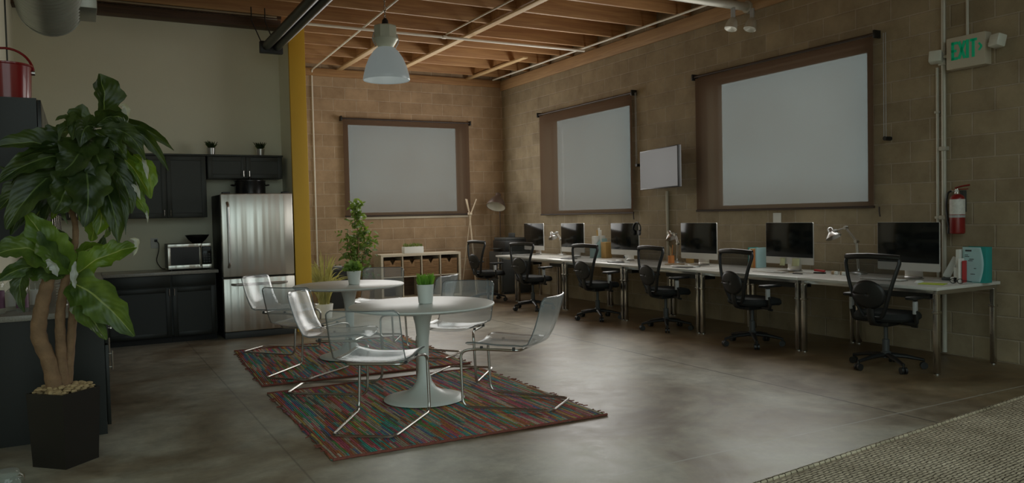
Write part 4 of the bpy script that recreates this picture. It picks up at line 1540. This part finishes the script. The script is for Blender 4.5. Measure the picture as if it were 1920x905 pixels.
def make_clear_chair(loc, rz, label):
    t = thing('dining_chair', label, 'chair', loc, rz, 'clear plastic chairs around the round tables')
    prof = [(-.385, .805), (-.374, .775), (-.350, .69), (-.322, .60), (-.292, .53), (-.25, .47), (-.19, .443), (-.09, .438), (.02, .438), (.12, .445), (.20, .450), (.25, .447), (.275, .436)]
    L = len(prof)-1
    def shell(u, v):
        f = v*L
        i = min(int(f), L-1)
        k = f-i
        y = prof[i][0]*(1-k)+prof[i+1][0]*k
        z = prof[i][1]*(1-k)+prof[i+1][1]*k
        x = (u-.5)*2
        hw = .245
        if v < .12:
            hw -= .035*(1-v/.12)**3
        if v > .9:
            hw -= .035*((v-.9)/.1)**2
        back = max(0., min(1., (.55-v)/.2))
        cz = .030*abs(x)**3*(1-back)
        cy = .045*x*x*back
        return Vector((x*hw, y+cy, z+cz))
    b = B()
    b.grid(shell, 16, 36)
    sh = b.obj('seat_shell', 'clear', t, solid=.010, angle=60)
    pass
    b = B()
    edge = [shell(0, 1-k/36) for k in range(37)]+[shell(k/16, 0) for k in range(1, 16)]+[shell(1, k/36) for k in range(37)]
    b.tube(edge, .0046, 6)
    b.obj('shell_rim', 'clear_edge', t)
    b = B()
    half = [(-.205, -.38, .011), (-.262, .285, .011), (-.250, .300, .412), (-.215, .20, .427), (-.20, -.14, .425)]
    loop = [(x, y, z) for x, y, z in half]+[(-x, y, z) for x, y, z in half[::-1]]
    b.tube(fillet(loop, .065, 7, True), .0105, 10, closed=True)
    b.obj('frame', 'chrome', t)
    b = B()
    for s in (-1, 1):
        for y in (.15, -.1):
            b.tube([(s*.212, y, .425), (s*.212, y, .449)], .011, 10)
    b.obj('seat_bolts', 'dark_grey', t)
    return t
CH = [((1.75, 5.10), (.47, .615), 'clear chair nearest the camera, its back to us at the front table'),
      ((2.77, 5.10), (-.50, .60), 'clear chair on the right of the front table'),
      ((2.83, 6.20), (-.60, -.62), 'clear chair behind the front table, facing the camera'),
      ((1.82, 6.30), (.80, -.50), 'clear chair on the left of the front table'),
      ((1.79, 7.18), (.72, .68), 'clear chair at the front left of the back table, its back to us'),
      ((1.86, 8.50), (.70, -.70), 'clear chair at the far left by the fridge'),
      ((2.93, 8.60), (-.55, -.80), 'clear chair behind the back table, before the cube shelf'),
      ((2.97, 7.42), (-.60, .72), 'clear chair on the right of the back table')]
cc = None
for (x, y), (dx, dy), l in CH:
    if cc is None:
        cc = make_clear_chair((x, y, RZ+.004), heading(dx, dy), l)
    else:
        dup(cc, (x, y, RZ+.004), heading(dx, dy), l)

# plants on the tables
t = thing('potted_grass', 'bright green grass in a white pot on the front table', 'potted plant', (2.30, 5.60, RZ+.734))
B().lathe([(.05, 0), (.054, .004), (.066, .145), (.062, .147), (.058, .12), (0, .12)], n=32, cap1=False).obj('pot', 'white', t)
b = B()
for k in range(190):
    a = random.uniform(0, 2*PI)
    r = .055*math.sqrt(random.random())
    d = Vector((math.cos(a), math.sin(a), 0))
    p0 = d*r+Vector((0, 0, .125))
    L = random.uniform(.06, .11)
    p2 = p0+Vector((0, 0, L))+d*random.uniform(0, .035)
    b.leaf(p0, (p0+p2)/2+Vector((0, 0, .012)), p2, .010, (random.uniform(-1, 1), -1, .2), ns=4)
b.obj('blades', 'grass', t)
t = thing('potted_plant', 'small leafy plant in a white pot on the back table', 'potted plant', (2.40, 7.72, RZ+.734))
B().lathe([(.05, 0), (.054, .004), (.072, .135), (.068, .137), (.062, .11), (0, .11)], n=32, cap1=False).obj('pot', 'white', t)
b = B()
for k in range(150):
    d = Vector((random.gauss(0, 1), random.gauss(0, 1), abs(random.gauss(0, 1))+.25)).normalized()
    p0 = Vector((0, 0, .13))+d*random.uniform(.02, .075)
    p2 = p0+d*.05
    b.leaf(p0, (p0+p2)/2+Vector((0, 0, .006)), p2, .035, d+Vector((0, -.5, .3)), ns=4)
b.obj('foliage', 'leaf_table', t)

# ------------------------------------------------------------------ kitchen
def panel_door(b, x0, x1, z0, z1, y, th=.02, fr=.055, flat=False):
    """shaker door whose front is at y (facing -y)"""
    if flat:
        b.box(x0, x1, y, y+th, z0, z1, .002)
        return
    b.box(x0, x0+fr, y, y+th, z0, z1, .002).box(x1-fr, x1, y, y+th, z0, z1, .002)
    b.box(x0+fr, x1-fr, y, y+th, z0, z0+fr, .002).box(x0+fr, x1-fr, y, y+th, z1-fr, z1, .002)
    b.box(x0+fr, x1-fr, y+.008, y+th, z0+fr, z1-fr)

def bar_handle(x, z, y, L, parent, vertical=True):
    b = B()
    if vertical:
        b.tube([(x, y-.022, z-L/2), (x, y-.022, z+L/2)], .006, 8)
        for s in (-1, 1):
            b.tube([(x, y-.022, z+s*L*.38), (x, y+.001, z+s*L*.38)], .004, 8)
    else:
        b.tube([(x-L/2, y-.022, z), (x+L/2, y-.022, z)], .006, 8)
        for s in (-1, 1):
            b.tube([(x+s*L*.38, y-.022, z), (x+s*L*.38, y+.001, z)], .004, 8)
    b.obj('handle', 'chrome', parent)

def base_unit(x0, x1, hx, label):
    w = x1-x0
    t = thing('base_cabinet', label, 'cabinet', (x0, 0, 0), 0, 'dark base cabinets under the kitchen counter')
    b = B().box(0, w-.003, 10.0, 10.585, .09, .80)
    b.obj('body', 'cabinet', t)
    B().box(0, w-.003, 10.04, 10.58, 0, .09).obj('toe_kick', 'toe', t)
    b = B()
    panel_door(b, .008, w-.011, .66, .795, 9.98, flat=True)
    b.obj('drawer', 'cabinet', t)
    b = B()
    panel_door(b, .008, w-.011, .075, .65, 9.98)
    d = b.obj('door', 'cabinet', t)
    bar_handle(hx-x0, .60, 9.98, .08, d)
base_unit(.19, .905, .878, 'dark base cabinet left of the two chrome handles')
base_unit(.905, 1.405, .932, 'dark base cabinet under the microwave')
o = B().box(.19, 1.43, 9.955, 10.595, .802, .84, .004).obj('worktop', 'granite')
tag(o, 'grey stone worktop under the microwave along the kitchen wall', 'worktop')
o = B().box(-.595, .185, 5.90, 10.595, .802, .84, .004).obj('worktop', 'granite')
tag(o, 'grey stone worktop of the left run behind the large plant', 'worktop')
# left run
ys = [5.93, 7.3, 8.7, 9.9]
for k in range(3):
    y0, y1 = ys[k], ys[k+1]-.003
    t = thing('base_cabinet', ['dark base cabinet end behind the large plant pot', 'dark base cabinet in the middle of the left run', 'dark base cabinet in the kitchen corner'][k], 'cabinet', (0, 0, 0), 0, 'dark base cabinets of the left run')
    B().box(-.58, .11, y0, y1, .0, .80).obj('body', 'cabinet', t)
    ym = (y0+y1)/2
    for a, c in ((y0+.005, ym-.002), (ym+.002, y1-.005)):
        dr = B().box(.112, .135, a, c, .06, .60, .003).obj('door', 'cabinet', t)
        B().tube([(.155, a+.06, .42), (.155, a+.06, .55)], .006, 8).tube([(.135, a+.06, .44), (.157, a+.06, .44)], .005, 8).tube([(.135, a+.06, .53), (.157, a+.06, .53)], .005, 8).obj('handle', 'chrome', dr)
        dw = B().box(.112, .135, a, c, .61, .795, .003).obj('drawer', 'cabinet', t)
        B().tube([(.155, a+.1, .70), (.155, a+.26, .70)], .006, 8).tube([(.135, a+.12, .70), (.157, a+.12, .70)], .005, 8).tube([(.135, a+.24, .70), (.157, a+.24, .70)], .005, 8).obj('handle', 'chrome', dw)
# upper cabinets, left wall
uy = [5.95, 7.1, 8.25, 9.4]
for k in range(3):
    y0, y1 = uy[k], uy[k+1]-.003
    t = thing('wall_cabinet', ['tall black wall cabinet carrying the red bucket', 'black wall cabinet in the middle of the left wall', 'black wall cabinet on the left wall nearest the corner'][k], 'cabinet', (0, 0, 0), 0, 'black wall cabinets on the left wall')
    B().box(-.59, -.225, y0, y1, 1.28, 2.235).obj('body', 'cabinet', t)
    ym = (y0+y1)/2
    for a, c in ((y0+.004, ym-.002), (ym+.002, y1-.004)):
        d = B().box(-.223, -.20, a, c, 1.29, 2.225, .003).obj('door', 'black_gloss', t)
        B().tube([(-.18, c-.05, 1.34), (-.18, c-.05, 1.50)], .006, 8).tube([(-.2, c-.05, 1.36), (-.178, c-.05, 1.36)], .005, 8).tube([(-.2, c-.05, 1.48), (-.178, c-.05, 1.48)], .005, 8).obj('handle', 'chrome', d)
# upper cabinets, kitchen wall
def wall_unit(x0, x1, z0, z1, label, y=10.28):
    w = x1-x0
    t = thing('wall_cabinet', label, 'cabinet', (x0, 0, 0), 0, 'charcoal wall cabinets on the kitchen wall')
    B().box(0, w-.003, y+.022, 10.595, z0, z1, .002).obj('body', 'cabinet_up', t)
    B().box(-.008, w+.005, y-.012, 10.598, z1, z1+.022, .004).obj('cornice', 'cabinet_up', t)
    m = w/2
    for a, c, hx in ((.004, m-.002, m-.035), (m+.002, w-.007, m+.035)):
        b = B()
        panel_door(b, a, c, z0+.004, z1-.004, y)
        d = b.obj('door', 'cabinet_up', t)
        bar_handle(hx, z0+.06, y, .07, d)
wall_unit(-.55, .40, 1.47, 2.22, 'charcoal wall cabinet behind the large plant leaves')
wall_unit(.46, 1.375, 1.47, 2.22, 'charcoal wall cabinet above the microwave')
wall_unit(1.39, 2.30, 1.945, 2.22, 'short charcoal wall cabinet above the fridge')

# fridge
t = thing('refrigerator', 'stainless steel refrigerator with a bottom freezer beside the yellow post', 'refrigerator', (1.46, 9.85, 0))
B().box(.0, .85, .075, .72, .05, 1.735, .01).obj('body', 'fridge_side', t)
b = B().box(.004, .846, 0, .07, .745, 1.745, .012)
d = b.obj('door', 'steel', t)
b = B()
b.tube(fillet([(.075, 0, .86), (.075, -.05, .90), (.075, -.055, 1.25), (.075, -.05, 1.60), (.075, 0, 1.64)], .05, 5), .014, 10, flat=(1.2, .8))
b.obj('handle', 'alu', d)
b = B().box(.004, .846, 0, .07, .085, .730, .012)
d = b.obj('freezer_drawer', 'steel', t)
b = B()
b.tube(fillet([(.10, 0, .655), (.13, -.05, .655), (.43, -.055, .655), (.72, -.05, .655), (.75, 0, .655)], .05, 5), .014, 10)
b.obj('handle', 'alu', d)
B().box(.01, .84, .03, .70, 0, .078, .004).obj('base_grille', 'dark_grey', t)
B().box(.03, .12, .02, .10, 1.745, 1.765, .004).box(.73, .82, .02, .10, 1.745, 1.765, .004).obj('hinge_cover', 'dark_grey', t)
# pot on the fridge
t = thing('stock_pot', 'large black cooking pot on top of the fridge', 'cooking pot', (1.88, 10.25, 1.737))
B().lathe([(.175, 0), (.185, .01), (.187, .165), (.19, .17), (.182, .172)], n=36, cap1=False).obj('body', 'black_gloss', t)
l = B().lathe([(.192, .170), (.192, .178), (.12, .192), (.0, .196)], n=36).obj('lid', 'black_gloss', t)
B().lathe([(.012, .19), (.012, .205), (.026, .21), (.024, .222), (0, .224)], n=16).obj('knob', 'black_plastic', l)
for s in (-1, 1):
    B().tube(fillet([(s*.18, -.05, .12), (s*.225, -.045, .125), (s*.225, .045, .125), (s*.18, .05, .12)], .03), .009, 8).obj('handle', 'black_gloss', t)
# little plants on the cabinets
def small_plant(x, label):
    t = thing('potted_plant', label, 'potted plant', (x, 10.40, 2.243), 0, 'little plants on the wall cabinets')
    B().lathe([(.038, 0), (.042, .004), (.052, .085), (.048, .087), (.044, .07), (0, .07)], n=24, cap1=False).obj('pot', 'alu', t)
    b = B()
    for k in range(70):
        a = random.uniform(0, 2*PI)
        d = Vector((math.cos(a), math.sin(a), 0))
        p0 = d*.03*random.random()+Vector((0, 0, .07))
        p2 = p0+d*random.uniform(.01, .07)+Vector((0, 0, random.uniform(.04, .11)))
        b.leaf(p0, (p0+p2)/2+Vector((0, 0, .02)), p2, .014, (random.uniform(-1, 1), -1, .2), ns=4)
    b.obj('foliage', 'leaf', t)
small_plant(1.455, 'small dark plant in a silver pot, left of the two on the cabinets')
small_plant(2.05, 'small dark plant in a silver pot, right one above the fridge')

# microwave
t = thing('microwave', 'stainless microwave oven on the kitchen worktop', 'microwave', (.885, 10.05, .842), 0)
B().box(.0, .485, .03, .40, .02, .315, .006).obj('body', 'black_plastic', t)
b = B()
b.box(.0, .375, 0, .03, .018, .065, .003).box(.0, .375, 0, .03, .275, .315, .003).box(.0, .028, 0, .03, .065, .275, .003).box(.345, .375, 0, .03, .065, .275, .003)
d = b.obj('door', 'steel', t)
B().box(.028, .345, .008, .03, .065, .275).obj('window', 'screen', d)
B().tube(fillet([(.360, 0, .05), (.360, -.032, .07), (.360, -.035, .165), (.360, -.032, .26), (.360, 0, .28)], .03), .009, 8).obj('handle', 'chrome', d)
pn = B().box(.378, .485, 0, .03, .065, .275, .003).obj('control_panel', 'screen', t)
B().box(.378, .485, 0, .03, .018, .064, .003).box(.378, .485, 0, .03, .276, .315, .003).obj('panel_trim', 'steel', t)
b = B()
for r in range(4):
    for c in range(3):
        b.box(.392+c*.028, .412+c*.028, -.002, .001, .085+r*.03, .105+r*.03)
b.box(.392, .470, -.002, .001, .225, .255)
b.obj('buttons', 'dark_grey', pn)
for x in (.04, .445):
    for y in (.06, .36):
        B().tube([(x, y, 0), (x, y, .021)], .014, 10).obj('foot', 'black_plastic', t)
# bowl on it
t = thing('bowl', 'dark bowl on top of the microwave', 'bowl', (1.235, 10.24, 1.158))
B().lathe([(.055, 0), (.06, .006), (.10, .04), (.135, .09), (.137, .10), (.131, .098), (.09, .04), (0, .015)], n=36, cap1=False).obj('bowl_body', 'black_gloss', t)
# outlet and cord
t = thing('wall_outlet', 'white double wall outlet left of the microwave', 'outlet', (.785, 10.598, 1.165))
B().box(-.042, .042, -.010, 0, -.062, .062, .004).obj('plate', 'white_matte', t)
B().box(-.018, .018, -.013, -.009, .012, .046, .003).box(-.018, .018, -.013, -.009, -.046, -.012, .003).obj('socket', 'paper', t)
t = thing('power_cord', 'black plug and cord hanging from the wall outlet to the worktop', 'cord', (.80, 10.585, 1.195))
B().box(-.016, .016, -.035, -.002, -.016, .016, .005).obj('plug', 'black_plastic', t)
B().tube(fillet([(0, -.035, 0), (.03, -.06, -.03), (.03, -.05, -.12), (-.01, -.05, -.25), (.05, -.06, -.344), (.09, -.10, -.346)], .05, 5), .005, 7).obj('cord', 'black_plastic', t)

# red bucket
t = thing('bucket', 'red enamel bucket with a carrying handle on the black cabinet', 'bucket', (-.40, 6.18, 2.237))
B().lathe([(.135, 0), (.14, .004), (.150, .225), (.156, .23), (.156, .24), (.146, .24), (.136, .01), (0, .008)], n=40, cap1=False).obj('body', 'red', t)
b = B()
pts = [Vector((.158*math.cos(a), -.0*math.sin(a), .195+.155*math.sin(a))) for a in [PI*k/18 for k in range(19)]]
b.tube(pts, .008, 8)
b.obj('handle', 'red', t)
for s in (-1, 1):
    B().tube([(s*.145, 0, .195), (s*.166, 0, .195)], .016, 12).obj('handle_lug', 'alu', t)

# bottles on the left worktop
def bottle(x, y, h, r, label, band):
    t = thing('bottle', label, 'bottle', (x, y, .841), 0, 'clear bottles on the left worktop')
    B().lathe([(r*.92, 0), (r, .008), (r, h*.62), (r*.85, h*.72), (r*.36, h*.80), (r*.36, h*.92), (r*.42, h*.925), (r*.42, h*.95), (0, h*.95)], n=24).obj('glass_body', 'glass', t)
    B().lathe([(r*.44, h*.93), (r*.44, h), (0, h)], n=18).obj('cap', 'alu', t)
    B().lathe([(r*1.015, h*.12), (r*1.015, h*.5)], n=24, cap0=False, cap1=False).obj('label_band', band, t)
bottle(-.50, 6.12, .30, .045, 'clear bottle with a purple label, leftmost on the worktop', 'purple')
bottle(-.43, 6.30, .25, .04, 'clear bottle with a pale label, second on the worktop', 'paper')
bottle(-.36, 6.14, .24, .036, 'clear bottle with a purple label, third along behind a drooping leaf', 'purple')
bottle(-.285, 6.28, .27, .04, 'clear bottle with a pale label, fourth along beside the trunk', 'paper')
t = thing('dish_rack', 'small silver spring rack on the worktop behind the trunk', 'rack', (-.14, 6.45, .841))
b = B()
pts = [Vector((.03*math.cos(k*.7), .03*math.sin(k*.7), .012+k*.0022)) for k in range(75)]
b.tube(pts, .004, 6)
b.obj('coil', 'alu', t)
B().lathe([(.04, 0), (.04, .008), (.03, .012)], n=18).obj('base', 'alu', t)

# glass jar on the floor, bottom left
t = thing('glass_jar', 'glass jar with a wire clip lid on the floor at the lower left', 'jar', (-.385, 4.86, 0))
B().lathe([(.055, 0), (.062, .008), (.064, .075), (.05, .095), (.05, .105), (.046, .105), (.046, .093), (.058, .073), (.057, .012), (0, .008)], n=28, cap1=False).obj('body', 'glass', t)
B().lathe([(.053, .106), (.056, .110), (.056, .128), (.05, .134), (0, .136)], n=28).obj('lid', 'glass', t)
B().tube(fillet([(.045, -.03, .10), (.072, -.03, .10), (.078, 0, .06), (.072, .03, .10), (.045, .03, .10)], .02), .003, 6).tube(fillet([(.055, -.02, .118), (.07, -.02, .10), (.078, 0, .07)], .01), .003, 6).obj('wire_clip', 'chrome', t)

# ------------------------------------------------------------------ dracaena
pc = Vector((-.125, 5.36, 0))
t = thing('dracaena', 'large broad-leaved plant in a square dark planter at the left', 'potted plant', pc)
b = B()
a0, a1, hgt = .172, .192, .435
def sq(r, z):
    return [(0, -r, z), (r, 0, z), (0, r, z), (-r, 0, z)]
rings = [[b.bm.verts.new(p) for p in sq(r, z)] for r, z in ((a0, 0), (a0*1.0, .02), (a1-.004, hgt*.8), (a1, hgt), (a1-.012, hgt), (a1-.016, hgt-.05))]
for q, w in zip(rings, rings[1:]):
    for i in range(4):
        b.bm.faces.new((q[i], q[(i+1) % 4], w[(i+1) % 4], w[i]))
b.bm.faces.new(rings[0][::-1])
b.bm.faces.new(rings[-1])
b.obj('planter', 'pot_dark', t, angle=20)
b = B()
for k in range(260):
    u, v = random.uniform(-1, 1), random.uniform(-1, 1)
    x, y = (u-v)*.5*(a1-.03), (u+v)*.5*(a1-.03)
    r = random.uniform(.010, .02)
    b.ball((x, y, hgt-.022+random.uniform(0, .045)+.012*(1-abs(u))), r, (random.uniform(.8, 1.6), random.uniform(.7, 1.3), random.uniform(.4, .8)), 6, Matrix.Rotation(random.uniform(0, 3), 4, 'Z'))
ch = b.obj('bark_chips', 'bark_chip', t)
ch['kind'] = 'stuff'

def L(px, py, dy=0.):
    return at(px, py, 5.36+dy)-pc
def trunk(pts, rs, dys):
    P = [L(x, y, d) for (x, y), d in zip(pts, dys)]
    Q, R = [], []
    n = len(P)
    for i in range(n-1):
        for k in range(6):
            s = k/6
            p_1, p0, p1, p2 = P[max(i-1, 0)], P[i], P[i+1], P[min(i+2, n-1)]
            q = .5*((2*p0)+(p1-p_1)*s+(2*p_1-5*p0+4*p1-p2)*s*s+(-p_1+3*p0-3*p1+p2)*s**3)
            Q.append(q)
            R.append((rs[i]*(1-s)+rs[i+1]*s)*(1+.06*math.sin(len(Q)*2.1)))
    Q.append(P[-1])
    R.append(rs[-1])
    B().tube(Q, R, 12).obj('trunk', 'trunk', t)
trunk([(104, 732), (92, 677), (73, 630), (77, 580), (88, 535), (97, 500), (100, 470)], [.047, .042, .043, .040, .036, .03, .02], [-.02]*7)
trunk([(119, 732), (114, 652), (113, 590), (119, 545), (128, 500), (141, 455), (139, 410), (122, 375), (118, 330)], [.034, .029, .027, .025, .02, .018, .016, .015, .012], [0, 0, .01, .01, 0, 0, 0, .02, .02])
trunk([(125, 730), (131, 660), (136, 600), (137, 560), (140, 520)], [.03, .026, .024, .022, .016], [.03, .03, .03, .03, .02])
trunk([(118, 380), (140, 320), (165, 265), (175, 235)], [.014, .012, .011, .008], [.02, 0, 0, 0])

TOC = Vector((.05, -1, .1))
def lf(b, p0, p1, p2, w, d=(0, 0, 0), roll=0., fold=.3, wave=.05, peak=.85):
    A, C, E = L(*p0, d[0]), L(*p1, d[1]), L(*p2, d[2])
    # control point so that the curve passes through p1 at its middle
    Cc = C*2-(A+E)*.5
    ax = (E-A).normalized()
    f = Matrix.Rotation(roll, 3, ax) @ TOC
    b.leaf(A, Cc, E, w*.86, f, fold*random.uniform(.7, 1.8), 22, 8, wave=wave+.06, peak=peak*random.uniform(.85, 1.3), rag=random.uniform(.2, .42))
s = 1/278.
# bright leaves
bl = B()
lf(bl, (132, 512), (85, 450), (47, 396), 58*s, (-.03, -.10, -.12), .25)
lf(bl, (140, 515), (200, 478), (258, 462), 50*s, (-.03, -.08, -.06), -.35)
lf(bl, (130, 505), (160, 470), (200, 465), 40*s, (0, .05, .08), .5)
lf(bl, (172, 452), (178, 415), (188, 382), 30*s, (.05, .02, 0), .4)
lf(bl, (196, 445), (207, 415), (222, 388), 24*s, (.05, .06, .08), .9)
lf(bl, (250, 290), (277, 320), (283, 372), 26*s, (.02, -.05, -.06), .2)
lf(bl, (200, 325), (245, 358), (278, 408), 28*s, (.0, -.06, -.1), -.3)
lf(bl, (130, 510), (60, 500), (-5, 520), 40*s, (0, -.05, .05), 1.1)
lf(bl, (96, 410), (105, 390), (110, 368), 16*s, (0, .04, .05), .4)
lf(bl, (150, 360), (160, 400), (163, 432), 24*s, (.05, .05, .05), .3)
lf(bl, (180, 280), (235, 300), (282, 372), 38*s, (0, .02, 0), .35)
lf(bl, (175, 290), (240, 330), (270, 385), 34*s, (0, .06, .05), -.2)
lf(bl, (165, 300), (190, 380), (182, 440), 50*s, (0, -.05, -.08), .3)
bl.obj('bright_foliage', 'leaf_light', t, label='lighter yellow-green leaves')
bl = B()
lf(bl, (132, 530), (185, 560), (252, 630), 74*s, (-.04, -.14, -.16), .25, .2, .08)
lf(bl, (132, 535), (160, 580), (200, 636), 54*s, (-.04, -.10, -.08), -.4, .2, .08)
lf(bl, (120, 515), (60, 468), (-8, 478), 60*s, (-.03, -.14, -.12), .35)
lf(bl, (118, 520), (60, 500), (-6, 528), 44*s, (-.03, -.10, -.16), -.2)
lf(bl, (160, 300), (185, 345), (176, 400), 44*s, (0, .03, .0), -.2)
lf(bl, (140, 310), (112, 350), (92, 396), 34*s, (.04, .08, .1), .4)
lf(bl, (190, 300), (226, 350), (240, 405), 36*s, (0, .0, .0), .5)
bl.obj('mid_foliage', 'leaf_mid', t, label='mid green leaves with paler patches')
bl = B()
# top crown
lf(bl, (170, 238), (195, 200), (186, 138), 54*s, (0, .02, .05), .35, .5, .14, 1.7)
lf(bl, (178, 240), (150, 222), (136, 262), 48*s, (0, -.05, -.12), .3, .2)
lf(bl, (180, 240), (160, 240), (150, 275), 44*s, (0, -.1, -.12), -.2, .2)
lf(bl, (185, 232), (262, 238), (326, 282), 22*s, (0, .05, .1), .5)
lf(bl, (190, 238), (262, 250), (316, 320), 26*s, (0, 0, .02), .4)
lf(bl, (192, 242), (240, 252), (272, 300), 34*s, (0, -.05, -.1), .2)
lf(bl, (190, 240), (238, 262), (285, 320), 22*s, (0, .04, .06), .6)
lf(bl, (165, 245), (130, 222), (104, 226), 12*s, (0, .06, .1), .4)
lf(bl, (178, 238), (210, 218), (242, 230), 40*s, (0, -.03, -.05), .9)
lf(bl, (175, 245), (215, 268), (238, 300), 30*s, (0, -.06, -.1), .4)
# left sweep
lf(bl, (150, 290), (70, 268), (-8, 275), 52*s, (0, -.08, -.10), .5)
lf(bl, (150, 295), (70, 300), (-6, 345), 46*s, (0, -.12, -.16), .15)
lf(bl, (160, 270), (85, 290), (22, 345), 40*s, (0, -.02, 0), -.4)
lf(bl, (130, 245), (98, 262), (58, 300), 42*s, (0, .05, .08), .3)
lf(bl, (140, 300), (70, 350), (12, 430), 60*s, (0, -.10, -.14), .3)
lf(bl, (135, 320), (60, 375), (20, 440), 48*s, (0, -.04, -.03), -.5)
lf(bl, (130, 330), (50, 350), (-8, 400), 44*s, (0, 0, .04), .4)
lf(bl, (130, 310), (90, 370), (48, 450), 40*s, (.02, .02, .02), .5)
# centre and right drop
lf(bl, (150, 280), (165, 350), (158, 425), 72*s, (0, -.16, -.20), .05, .25)
lf(bl, (140, 290), (125, 350), (100, 400), 62*s, (0, -.16, -.20), -.15, .25)
lf(bl, (165, 290), (205, 370), (222, 455), 52*s, (0, -.10, -.16), .15)
lf(bl, (170, 285), (225, 330), (246, 400), 46*s, (0, -.08, -.10), -.2)
lf(bl, (130, 300), (110, 340), (112, 395), 46*s, (.05, .08, .1), .4)
lf(bl, (160, 260), (140, 300), (105, 330), 60*s, (0, -.12, -.15), .2)
lf(bl, (165, 255), (185, 300), (200, 350), 58*s, (0, -.10, -.14), .1)
lf(bl, (190, 260), (215, 285), (225, 330), 36*s, (0, -.02, -.03), .2)
lf(bl, (140, 270), (100, 300), (70, 360), 48*s, (.04, .06, .1), -.2)
# narrow ragged leaves that break the outline
for (p0, p1, p2, w_, dd, ro) in (
        ((150, 285), (90, 250), (30, 256), 22, (.05, .08, .10), .8), ((145, 300), (60, 320), (0, 312), 24, (0, -.05, -.03), -.7),
        ((140, 305), (95, 380), (80, 440), 26, (0, -.02, .02), .8), ((150, 300), (190, 360), (205, 435), 22, (0, .03, .05), -.7),
        ((170, 280), (228, 310), (262, 352), 18, (0, -.05, -.12), .9), ((180, 265), (250, 285), (300, 330), 14, (0, .08, .12), .5),
        ((160, 280), (120, 350), (128, 420), 24, (0, -.1, -.15), 1.), ((170, 290), (215, 345), (235, 440), 20, (0, -.12, -.18), -.9),
        ((150, 270), (75, 285), (30, 300), 26, (0, -.12, -.2), -.9), ((165, 250), (130, 235), (110, 270), 20, (0, -.06, -.1), .9)):
    lf(bl, p0, p1, p2, w_*s, dd, ro, .45, .12)
# lower tuft
lf(bl, (60, 500), (38, 530), (46, 585), 32*s, (-.1, -.12, -.12), .3)
lf(bl, (125, 520), (90, 490), (40, 455), 44*s, (0, 0, .06), .3)
lf(bl, (130, 515), (125, 470), (110, 430), 34*s, (.03, .06, .1), .3)
lf(bl, (140, 505), (175, 480), (195, 440), 34*s, (.03, .08, .12), .5)
bl.obj('foliage', 'leaf', t)

for (p0, p1, p2, w_, dd) in (((224, 198), (237, 204), (236, 240), 13, (0, -.03, -.05)), ((266, 292), (273, 308), (277, 336), 9, (0, -.08, -.10)),
                             ((236, 335), (252, 345), (263, 374), 10, (0, -.09, -.12)), ((272, 394), (276, 402), (277, 418), 5, (-.08, -.10, -.10)),
                             ((80, 492), (98, 494), (108, 518), 16, (-.12, -.13, -.12)), ((244, 448), (257, 454), (250, 480), 10, (-.06, -.07, -.06)),
                             ((142, 490), (139, 515), (141, 540), 12, (-.10, -.12, -.12))):
    bl = B()
    lf(bl, p0, p1, p2, w_*s, dd, .4, .6, .35, 1.2)
    bl.obj('pale_leaf_tip', 'leaf_pale', t, label='whitish curled leaf tip')

# ------------------------------------------------------------------ light
w = bpy.data.worlds.new('sky')
S.world = w
w.use_nodes = True
nt = w.node_tree
for n in list(nt.nodes):
    nt.nodes.remove(n)
wo = nt.nodes.new('ShaderNodeOutputWorld')
bg = nt.nodes.new('ShaderNodeBackground')
tc = nt.nodes.new('ShaderNodeTexCoord')
sp = nt.nodes.new('ShaderNodeSeparateXYZ')
nt.links.new(tc.outputs['Generated'], sp.inputs[0])
rp = ramp(nt, [(.0, (.30, .28, .24)), (.48, (.45, .44, .40)), (.52, (.82, 1.0, .985)), (1., (.80, .98, .97))])
mr = nt.nodes.new('ShaderNodeMapRange')
mr.inputs['From Min'].default_value = -1
nt.links.new(sp.outputs['Z'], mr.inputs['Value'])
nt.links.new(mr.outputs[0], rp.inputs[0])
nt.links.new(rp.outputs[0], bg.inputs[0])
bg.inputs[1].default_value = 10.5
nt.links.new(bg.outputs[0], wo.inputs[0])

def area(name, loc, rot, sx, sy, power, col):
    l = bpy.data.lights.new(name, 'AREA')
    l.shape = 'RECTANGLE'
    l.size, l.size_y = sx, sy
    l.energy = power
    l.color = col
    o = bpy.data.objects.new(name, l)
    o.location = loc
    o.rotation_euler = rot
    COL.objects.link(o)
    return o
# daylight entering by the three windows
area('daylight_1', ((W1[0]+W1[1])/2, YB-.09, (W1[2]+W1[3])/2), (-PI/2, 0, 0), W1[1]-W1[0], W1[3]-W1[2], 300, (1, .98, .93))
area('daylight_2', (XW-.09, (W2[0]+W2[1])/2, (W2[2]+W2[3])/2), (0, PI/2, 0), W2[3]-W2[2], W2[1]-W2[0], 540, (1, .98, .93))
area('daylight_3', (XW-.09, (W3[0]+W3[1])/2, (W3[2]+W3[3])/2), (0, PI/2, 0), W3[3]-W3[2], W3[1]-W3[0], 290, (1, .98, .93))
pl = bpy.data.lights.new('pendant_bulb', 'POINT')
pl.energy = 8
pl.shadow_soft_size = .06
pl.color = (1, .95, .85)
po = bpy.data.objects.new('pendant_bulb', pl)
po.location = (2.76, 7.60, 2.92)
COL.objects.link(po)

S.view_settings.view_transform = 'Standard'
S.view_settings.look = 'None'
S.view_settings.exposure = -2.97
S.view_settings.gamma = 1
S.view_settings.use_curve_mapping = False
S.cycles.use_denoising = True
S.cycles.max_bounces = 10
S.cycles.transparent_max_bounces = 24
